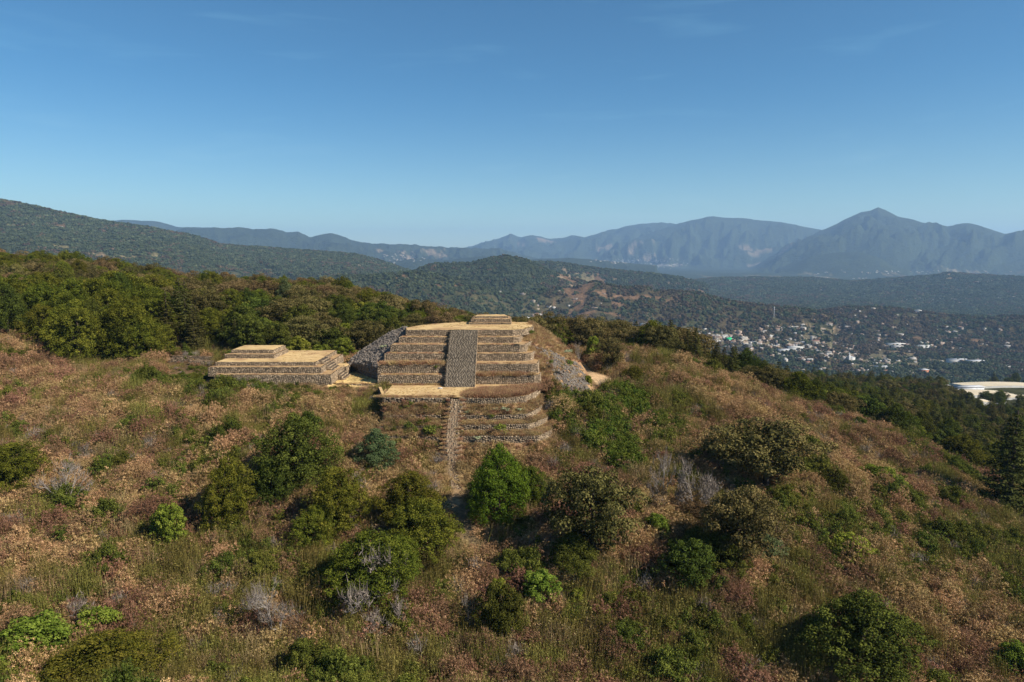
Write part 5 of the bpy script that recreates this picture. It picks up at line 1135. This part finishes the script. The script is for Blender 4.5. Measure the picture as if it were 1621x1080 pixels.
# the rest of the near woods and the slopes beyond, one mass
def crowns(keys): return [(k_+'_crown'+str(i), PROTO[k_][i][0]) for k_ in keys for i in range(len(PROTO[k_]))]
rest = slice(NIND, None); X0, Y0, Z0 = fx[rest], fy[rest], fz[rest]
gx, gy = grid_pts(-700, 1100, 560, 1500, 9.5, rs, .45); gz = hgt(gx, gy); _, wd = cover(gx, gy); gp, gq = project(gx, gy, gz)
k = visible(gx, gy, gz+11, 0) & (rs.random(len(gx)) < wd*.96) & ~((gp > 1500) & (gq > 598) & (gq < 664) & (rs.random(len(gx)) < .93)) & ~((gp > 1440) & (gq > 608) & (gq < 650) & (rs.random(len(gx)) < .7))
X0, Y0, Z0 = np.concatenate([X0, gx[k]]), np.concatenate([Y0, gy[k]]), np.concatenate([Z0, gz[k]]); n = len(X0)
s_ = rs.uniform(.6, 1.2, n)*np.where(Y0 > 560, 1.12, 1); print('near forest mass', n)
kmask = (X0 < X(860, 300)) & (Y0 < 560)
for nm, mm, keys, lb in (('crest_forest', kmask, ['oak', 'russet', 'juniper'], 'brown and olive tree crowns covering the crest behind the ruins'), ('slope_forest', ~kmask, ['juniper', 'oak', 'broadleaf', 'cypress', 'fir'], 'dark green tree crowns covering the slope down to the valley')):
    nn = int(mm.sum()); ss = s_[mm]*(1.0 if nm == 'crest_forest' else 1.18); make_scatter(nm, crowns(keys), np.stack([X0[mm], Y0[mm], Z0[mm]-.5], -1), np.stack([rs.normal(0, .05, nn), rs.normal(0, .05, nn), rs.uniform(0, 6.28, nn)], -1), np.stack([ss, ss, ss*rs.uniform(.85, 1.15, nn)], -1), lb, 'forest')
# woods of the valley and its hills: clumps of small crowns
M['valleytree'] = leafmat('valley_tree', ((.042, .056, .030), (.066, .084, .043), (.105, .12, .06)), .1, .5, .02)
M['valleybrown'] = leafmat('valley_brown_tree', ((.06, .05, .03), (.10, .075, .045), (.14, .10, .06)), .1, .5, .02)
def clump(mat, seed, nt=9, R_=17, h=(7, 13)):
    rng = np.random.default_rng(seed); g = Geo()
    for _ in range(nt):
        a, r_ = rng.uniform(0, 6.28), R_*math.sqrt(rng.random()); H_ = rng.uniform(*h); w_ = H_*rng.uniform(.35, .6); C = np.array([[math.cos(a)*r_, math.sin(a)*r_, H_*.5]])
        d = rnd_dirs(34, rng); d[:, 2] = np.where(d[:, 2] < -.5, -d[:, 2], d[:, 2]); Pp = C+d*[w_*.8, w_*.8, H_*.48]; N_ = d*.75+rnd_dirs(34, rng)*.35; N_ /= np.linalg.norm(N_, axis=1)[:, None]
        V, F = quads(Pp, N_, w_*1.0, rng, .8); g.q(V, F, rng.normal(.45, .2)+rng.normal(0, .12, 34)+.12*d[:, 2])
    return g.mesh('clump', [M[mat]])
vx, vy = grid_pts(-5200, 5600, 1400, 6800, 23.5, rs, .5)
k = (np.abs(np.arctan2(vx, vy)) < R(39)) & (np.hypot(vx, vy) < 7000); vx, vy = vx[k], vy[k]; vz = hgt(vx, vy); _, wd = cover(vx, vy)
k = visible(vx, vy, vz+12, 0.0005) & (rs.random(len(vx)) < wd*(.93+.07*(fbm(vx/180, vy/180, 91, 3) > -.1))); vx, vy, vz = vx[k], vy[k], vz[k]
bh = np.zeros(len(vx))
for b in BROWNHILL: bh = np.maximum(bh, inblob(b, vx, vy, .4, 9))
br = (bh*.55+.06+.3*(fbm(vx/300, vy/300, 93, 3) > .22)) > rs.random(len(vx)); n = len(vx); print('valley clumps', n)
ex = (hgt(vx+20, vy)-hgt(vx-20, vy))/40; ey = (hgt(vx, vy+20)-hgt(vx, vy-20))/40
for nm, mm, mt, lb in (('valley_forest', ~br, 'valleytree', 'green woods covering the valley floor and middle hills'), ('brown_hill_trees', br, 'valleybrown', 'sparse brown dry trees on the middle hills')):
    nn = int(mm.sum()); far_ = np.clip(np.hypot(vx[mm], vy[mm])/4500, .75, 1.35)
    make_scatter(nm, [('clump'+mt+str(i), clump(mt, 400+i)) for i in range(6)], np.stack([vx[mm], vy[mm], vz[mm]-.8], -1), np.stack([np.arctan(ey[mm]), -np.arctan(ex[mm]), rs.uniform(0, 6.28, nn)*0+rs.normal(0, .6, nn)], -1), np.stack([far_, far_, far_*.9], -1)*rs.uniform(.85, 1.2, (nn, 1)), lb, 'forest')
print('forests done')

# ------------------------------------------------------------------ valley town
def hmat(name, cs):
    m, n, l = newmat(name); oi = n.new('ShaderNodeObjectInfo'); r = n.new('ShaderNodeValToRGB'); r.color_ramp.interpolation = 'CONSTANT'; e = r.color_ramp.elements
    while len(e) < len(cs): e.new(.5)
    for i, c_ in enumerate(cs): e[i].position = i/len(cs); e[i].color = (*c_, 1)
    g = n.new('ShaderNodeNewGeometry').outputs['Position']; cc = mixc(n, l, rng_(n, l, noise(n, l, .7, 4, g), .35, .65), r.outputs[0], (.5, .45, .4), 'MULTIPLY'); cc = mixc(n, l, .35, r.outputs[0], cc)
    b = n.new('ShaderNodeBsdfPrincipled'); b.inputs['Roughness'].default_value = .8; o = n.new('ShaderNodeOutputMaterial'); l.new(oi.outputs['Random'], r.inputs[0]); l.new(cc, b.inputs['Base Color']); l.new(b.outputs[0], o.inputs['Surface']); return m
M['plaster'] = hmat('plaster', [(.44, .41, .37), (.34, .28, .21), (.52, .50, .47), (.28, .20, .15), (.38, .35, .30), (.24, .21, .18), (.34, .25, .19)])
M['roof'] = hmat('house_roof', [(.34, .32, .30), (.25, .12, .08), (.26, .25, .23), (.50, .49, .48), (.19, .175, .16), (.28, .16, .10), (.32, .29, .25)])
M['dark'] = plain('dark_opening', (.03, .03, .035), (.05, .05, .055), 2)
def house_mesh(seed):
    rng = np.random.default_rng(seed); V_, F_, mi = [], [], []
    def bx(x0, x1, y0_, y1_, z0_, z1_, m_, top=None):
        b = len(V_); V_.extend([(x0, y0_, z0_), (x1, y0_, z0_), (x1, y1_, z0_), (x0, y1_, z0_), (x0, y0_, z1_), (x1, y0_, z1_), (x1, y1_, z1_), (x0, y1_, z1_)])
        F_.extend([[b+a for a in f] for f in ((0, 1, 5, 4), (1, 2, 6, 5), (2, 3, 7, 6), (3, 0, 4, 7), (4, 5, 6, 7))]); mi.extend([m_]*4+[m_ if top is None else top])
    w, d, h = rng.uniform(8, 14), rng.uniform(7, 11), rng.choice([3.2, 3.4, 6.2]); bx(-w/2, w/2, -d/2, d/2, -3, h, 0, 1)
    if seed % 3 == 0:
        bx(-w/2-.3, w/2+.3, -d/2-.3, d/2+.3, h-.02, h+.25, 1); b = len(V_); V_.extend([(-w/2-.3, -d/2-.3, h+.25), (w/2+.3, -d/2-.3, h+.25), (w/2+.3, d/2+.3, h+.25), (-w/2-.3, d/2+.3, h+.25), (-w/2, 0, h+2.1), (w/2, 0, h+2.1)])
        F_.extend([[b, b+1, b+5, b+4], [b+2, b+3, b+4, b+5]]); mi.extend([1, 1]); F_.extend([[b+3, b, b+4, b+4], [b+1, b+2, b+5, b+5]]); mi.extend([0, 0])
    else:
        for a in ((-w/2, w/2, -d/2, -d/2+.25), (-w/2, w/2, d/2-.25, d/2), (-w/2, -w/2+.25, -d/2+.25, d/2-.25), (w/2-.25, w/2, -d/2+.25, d/2-.25)): bx(*a, h-.01, h+.6, 0)
        if rng.random() < .6: bx(-w*.3, w*.1, 0, d*.35, h, h+2.4, 0, 1)
        if seed % 3 == 1: bx(w/2, w/2+4, -d/3, d/3, -3, 2.8, 0, 1)
    for z_ in ([1.0] if h < 5 else [1.0, 4.0]):
        for x_ in np.arange(-w/2+1.2, w/2-1.5, 3.0): bx(x_, x_+1.2, -d/2-.04, -d/2+.1, z_, z_+1.3, 2)
    return mk('house', np.array(V_), [np.array(F_)], mats=[M['plaster'], M['roof'], M['dark']], mi=mi)
HM = [house_mesh(i) for i in range(9)]
hr = np.random.default_rng(77)
CL = [ # px, py, w, h, count, where
 ((1100, 528, 64, 14), 62, 'in the village row under the wooded hill'), ((1135, 538, 60, 12), 38, 'near the green roofed hall'), ((1215, 546, 110, 14), 60, 'in the middle of the valley town'), ((1285, 548, 50, 14), 26, 'at the far side of the valley town'), ((1265, 535, 40, 8), 12, 'on the rise above the valley town'),
 ((1330, 566, 90, 14), 44, 'around the white church'), ((1400, 572, 90, 14), 34, 'beyond the church toward the long sheds'), ((1385, 588, 110, 14), 28, 'in the lower quarter nearest the woods'), ((1530, 574, 90, 6), 12, 'along the road by the long sheds'), ((1595, 584, 50, 10), 14, 'in the hamlet above the greenhouses'), ((1470, 552, 50, 5), 6, 'by the orange field')]
hx = []
for bb, n, wh in CL:
    for _ in range(n):
        a, b = bb[0]+hr.normal(0, .27)*bb[2], bb[1]+hr.normal(0, .27)*bb[3]; c = cast(a, b)
        if c is None or math.hypot(c[0], c[1]) < 900: continue
        if any(abs(c[0]-q[0]) < 10 and abs(c[1]-q[1]) < 10 for q in hx): continue
        hx.append((c[0], c[1], c[2], wh, int(hr.integers(0, 9))))
hx.sort(key=lambda q: q[1]); KD = ['red or grey gabled', 'flat roofed annexed', 'flat roofed plain']
for q in hx[:300]:
    o = ob('house', HM[q[4]]); o.location = (q[0], q[1], q[2]); o.rotation_euler = (0, 0, hr.normal(0, .5)); s = hr.uniform(.55, 1.1); o.scale = (s, s*hr.uniform(.8, 1.1), s*.95)
    tag(o, f"{'large' if s > 1.0 else 'small' if s < .8 else 'pale'} {KD[q[4] % 3]} house {q[3]}", 'house', 'houses of the valley town')
# far settlements, a single mass each house of which is under two pixels
rest = [(q[0], q[1], q[2]) for q in hx[300:]]
for bb, n in [((1310, 483, 50, 6), 110), ((1475, 475, 90, 7), 130), ((1530, 480, 60, 6), 50), ((1600, 472, 60, 8), 90), ((1010, 413, 120, 8), 150), ((1060, 420, 60, 5), 90), ((1310, 441, 30, 2), 14), ((1360, 441, 20, 2), 6), ((1570, 448, 90, 5), 70), ((590, 415, 80, 10), 60), ((640, 408, 60, 8), 50), ((1030, 514, 40, 6), 8), ((850, 503, 40, 6), 6), ((1230, 470, 120, 8), 30), ((1450, 431, 300, 5), 50), ((60, 365, 200, 60), 6), ((1240, 520, 60, 8), 14), ((1420, 548, 60, 10), 14), ((1610, 574, 60, 16), 10), ((1320, 520, 200, 30), 18), ((1430, 470, 330, 40), 130), ((1420, 535, 330, 50), 90), ((1180, 535, 120, 20), 50), ((1300, 558, 160, 30), 80), ((900, 480, 200, 40), 20)]:
    for _ in range(n):
        c = cast(bb[0]+hr.normal(0, .27)*bb[2], bb[1]+hr.normal(0, .3)*bb[3])
        if c is not None and math.hypot(c[0], c[1]) > 1200: rest.append(tuple(c))
rest = np.array(rest); nn = len(rest); D_ = np.hypot(rest[:, 0], rest[:, 1]); ss = np.where(D_ > 6000, 1.35, .9)*hr.uniform(.7, 1.5, nn)
make_scatter('far_houses', [('far_house'+str(i), HM[i]) for i in range(9)], rest, np.stack([np.zeros(nn), np.zeros(nn), hr.uniform(0, 3, nn)], -1), np.stack([ss*hr.uniform(.9, 1.6, nn), ss, ss*.8], -1), 'pale specks of distant villages on the plain', 'houses')
def simple(name, boxes, mats, mi, label, cat, loc, rz=0, group=None, parts=None):
    r = empty(name, loc, rz); tag(r, label, cat, group)
    for (nm, bxs, m_) in boxes:
        V_, F_ = [], []
        for (x0, x1, y0_, y1_, z0_, z1_) in bxs:
            b = len(V_); V_.extend([(x0, y0_, z0_), (x1, y0_, z0_), (x1, y1_, z0_), (x0, y1_, z0_), (x0, y0_, z1_), (x1, y0_, z1_), (x1, y1_, z1_), (x0, y1_, z1_)]); F_.extend([[b+a for a in f] for f in ((0, 1, 5, 4), (1, 2, 6, 5), (2, 3, 7, 6), (3, 0, 4, 7), (4, 5, 6, 7))])
        ob(nm, mk(nm, np.array(V_), [np.array(F_)], mats=[m_]), r)
    return r
white = plain('whitewash', (.62, .61, .58), (.5, .49, .46), .5); tin = plain('tin_roof', (.55, .56, .57), (.42, .42, .43), .3, rough=.5); green = plain('green_sheet', (.02, .50, .20), (.02, .42, .17), .3); terra = plain('terracotta', (.45, .2, .12), (.35, .15, .09), .5)
c = cast(1347, 571); simple('church', [('nave', [(-2, 14, 2, 24, -3, 9)], white), ('nave_roof', [(-2.3, 14.3, 1.7, 24.3, 9, 10)], tin), ('bell_tower', [(-7, -2, 0, 5, -3, 17), (-6, -3, 1, 4, 17, 22)], white), ('spire', [(-5, -4, 2, 3, 22, 27)], tin)], 0, 0, 'white church with a thin bell tower in the valley town', 'church', tuple(c))
c = cast(1153, 540); simple('green_hall', [('wall', [(-8, 8, -6, 6, -3, 5)], white), ('roof', [(-8.5, 8.5, -6.5, 6.5, 5, 11)], green)], 0, 0, 'bright green roofed hall at the edge of the town', 'hall', tuple(c))
for (a, b, w, h, lb) in [(1418, 547, 26, 3, 'long white shed beyond the church in the valley'), (1420, 551, 14, 3, 'short cream shed in front of the long white one'), (1515, 573, 26, 4, 'pale warehouse by the valley road'), (1460, 550, 20, 3, 'long white farm shed left of the orange field'), (1543, 574, 22, 3, 'low roofed depot at the end of the valley road'), (1024, 515, 20, 3, 'white shed among trees below the brown hill'), (1258, 553, 22, 4, 'white flat roofed market building in the town'), (1240, 556, 18, 3, 'tan roofed workshop at the front of the town'), (1412, 603, 14, 3, 'white shed nearest the woods in the town'), (1398, 583, 24, 3, 'pale long roof in the lower quarter'), (1462, 590, 10, 5, 'tall pinkish building in the lower quarter')]:
    c = cast(a, b); D = math.hypot(c[0], c[1]); w_ = w/FPX*D; simple('shed', [('wall', [(-w_/2, w_/2, -8, 8, -3, h/FPX*D*.9)], white if 'pinkish' not in lb else terra), ('roof', [(-w_/2-.6, w_/2+.6, -8.6, 8.6, h/FPX*D*.9, h/FPX*D*.9+.8)], white if 'white' in lb else tin)], 0, 0, lb, 'shed', tuple(c), .05, 'large sheds of the valley')
c = cast(1225, 504); r = simple('antenna_mast', [('mast', [(-.8, -.4, -.8, -.4, 0, 42), (.4, .8, -.8, -.4, 0, 42), (-.2, .2, .4, .8, 0, 42)]+[(-.8, .8, -.8, .8, z_, z_+.3) for z_ in range(2, 42, 3)], tin), ('antenna', [(-1.6, 1.6, -1.6, 1.6, 36, 38), (-1.2, 1.2, -1.2, 1.2, 30, 31)], white)], 0, 0, 'thin pale antenna mast on a wooded knoll above the town', 'mast', tuple(c))
# greenhouses: multi-span arched plastic roofs that follow the swell of the land
M['plastic'] = plain('cream_plastic', (.62, .52, .36), (.50, .41, .27), .08, 4, rough=.6); M['plastic_wall'] = plain('white_netting', (.8, .78, .72), (.7, .67, .6), .2)
def greenhouse(px0, px1, py, wd, dp_, swell, bays, label, rz=0.0):
    c = cast((px0+px1)/2, py); D = math.hypot(c[0], c[1]); L = (px1-px0)/FPX*D; r = empty('greenhouse', (c[0], c[1], c[2]), rz); tag(r, label, 'greenhouse', 'cream plastic greenhouses beyond the ridge')
    nx, ny = bays*6, 14; u = np.linspace(0, 1, nx+1); v = np.linspace(0, 1, ny+1); U_, V_ = np.meshgrid(u, v); xx = (U_-.5)*L; yy_ = V_*dp_
    gz = hgt(c[0]+xx, c[1]+yy_)-c[2]; gz = gz.mean()*.6+gz*.4
    roof = 2.6+swell*(1-(2*U_-1)**2)+gz+.6*np.abs(np.sin(V_*np.pi*5)); ii = np.arange(roof.size).reshape(roof.shape)
    ob('roof', mk('roof', np.stack([xx, yy_, roof], -1).reshape(-1, 3), [np.stack([ii[:-1, :-1], ii[:-1, 1:], ii[1:, 1:], ii[1:, :-1]], -1).reshape(-1, 4)], smooth=True, mats=[M['plastic']]), r)
    e = np.concatenate([ii[0], ii[1:, -1], ii[-1, -2::-1], ii[-2:0:-1, 0]]); Pp = np.stack([xx, yy_, roof], -1).reshape(-1, 3)[e]; m = len(e); lo = Pp.copy(); lo[:, 2] -= 6; i = np.arange(m); j = (i+1) % m; Pp[:, 2] -= .05
    ob('side_wall', mk('side_wall', np.concatenate([lo, Pp]), [np.stack([i, j, j+m, i+m], -1)], mats=[M['plastic_wall']]), r)
    for q_ in range(1, 14, 3):
        w_ = np.stack([xx[q_], yy_[q_], roof[q_]+.12], -1); w2 = w_+[0, .35, 0]; k2 = np.arange(nx)
        ob('gutter', mk('gutter', np.concatenate([w_, w2]), [np.stack([k2, k2+1, k2+1+nx+1, k2+nx+1], -1)], mats=[M['plastic_wall']]), r)
greenhouse(1546, 1650, 614, 0, 34, 1.6, 8, 'farthest cream greenhouse roof with a gently humped outline')
greenhouse(1512, 1606, 630, 0, 30, 1.2, 8, 'middle cream greenhouse roof half hidden by trees')
greenhouse(1600, 1660, 634, 0, 12, .4, 5, 'low greenhouse strip cut by the picture edge')
greenhouse(1518, 1566, 641, 0, 10, .4, 4, 'nearest greenhouse roof behind dark tree tops')
for (a0, a1, b, lb) in [(1464, 1482, 622, 'grey tin shed at the end nearest the woods'), (1483, 1500, 626, 'silver roofed shed beside the trees'), (1515, 1552, 616, 'long grey shed under the farthest greenhouse'), (1478, 1490, 632, 'small red roofed shed below the tin ones'), (1488, 1500, 614, 'small white shed beside the greenhouse hedge'), (1566, 1584, 641, 'bright white sheet roof by the nearest greenhouse'), (1498, 1514, 634, 'low pale shed by the orange track')]:
    c = cast((a0+a1)/2, b); D = math.hypot(c[0], c[1]); w_ = (a1-a0)/FPX*D; simple('farm_shed', [('wall', [(-w_/2, w_/2, -4, 4, -3, 3)], tin), ('roof', [(-w_/2-.4, w_/2+.4, -4.5, 4.5, 3, 3.4)], terra if 'red' in lb else white if 'white' in lb else tin)], 0, 0, lb, 'shed', tuple(c), .1, 'farm sheds by the greenhouses')
# thin smoke from a field fire far off is too faint to stand apart from the haze and is left out
print('town done')

# ------------------------------------------------------------------ haze: one closed box of even pale air
zb, zt_ = float(H.min())-1.0, float(max(H.max(), 60))+40.0
me = bpy.data.meshes.new('haze'); Rb = 27000
V = np.array([(sx*Rb, sy*Rb, z_) for z_ in (zb-12, zt_) for sx, sy in ((-1, -1), (1, -1), (1, 1), (-1, 1))]); F = np.array([(3, 2, 1, 0), (4, 5, 6, 7), (0, 1, 5, 4), (1, 2, 6, 5), (2, 3, 7, 6), (3, 0, 4, 7)])
hm = bpy.data.materials.new('haze'); hm.use_nodes = True; n = hm.node_tree.nodes; n.clear(); pv = n.new('ShaderNodeVolumePrincipled'); o_ = n.new('ShaderNodeOutputMaterial')
pv.inputs['Density'].default_value = HAZE_DENSITY; pv.inputs['Color'].default_value = HAZE_COLOR; pv.inputs['Density Attribute'].default_value = ''; pv.inputs['Anisotropy'].default_value = .1
hm.node_tree.links.new(pv.outputs[0], o_.inputs['Volume'])
haze = ob('haze', mk('haze', V, [F], mats=[hm])); tag(haze, 'pale blue haze filling the valley air', 'haze', kind='stuff')
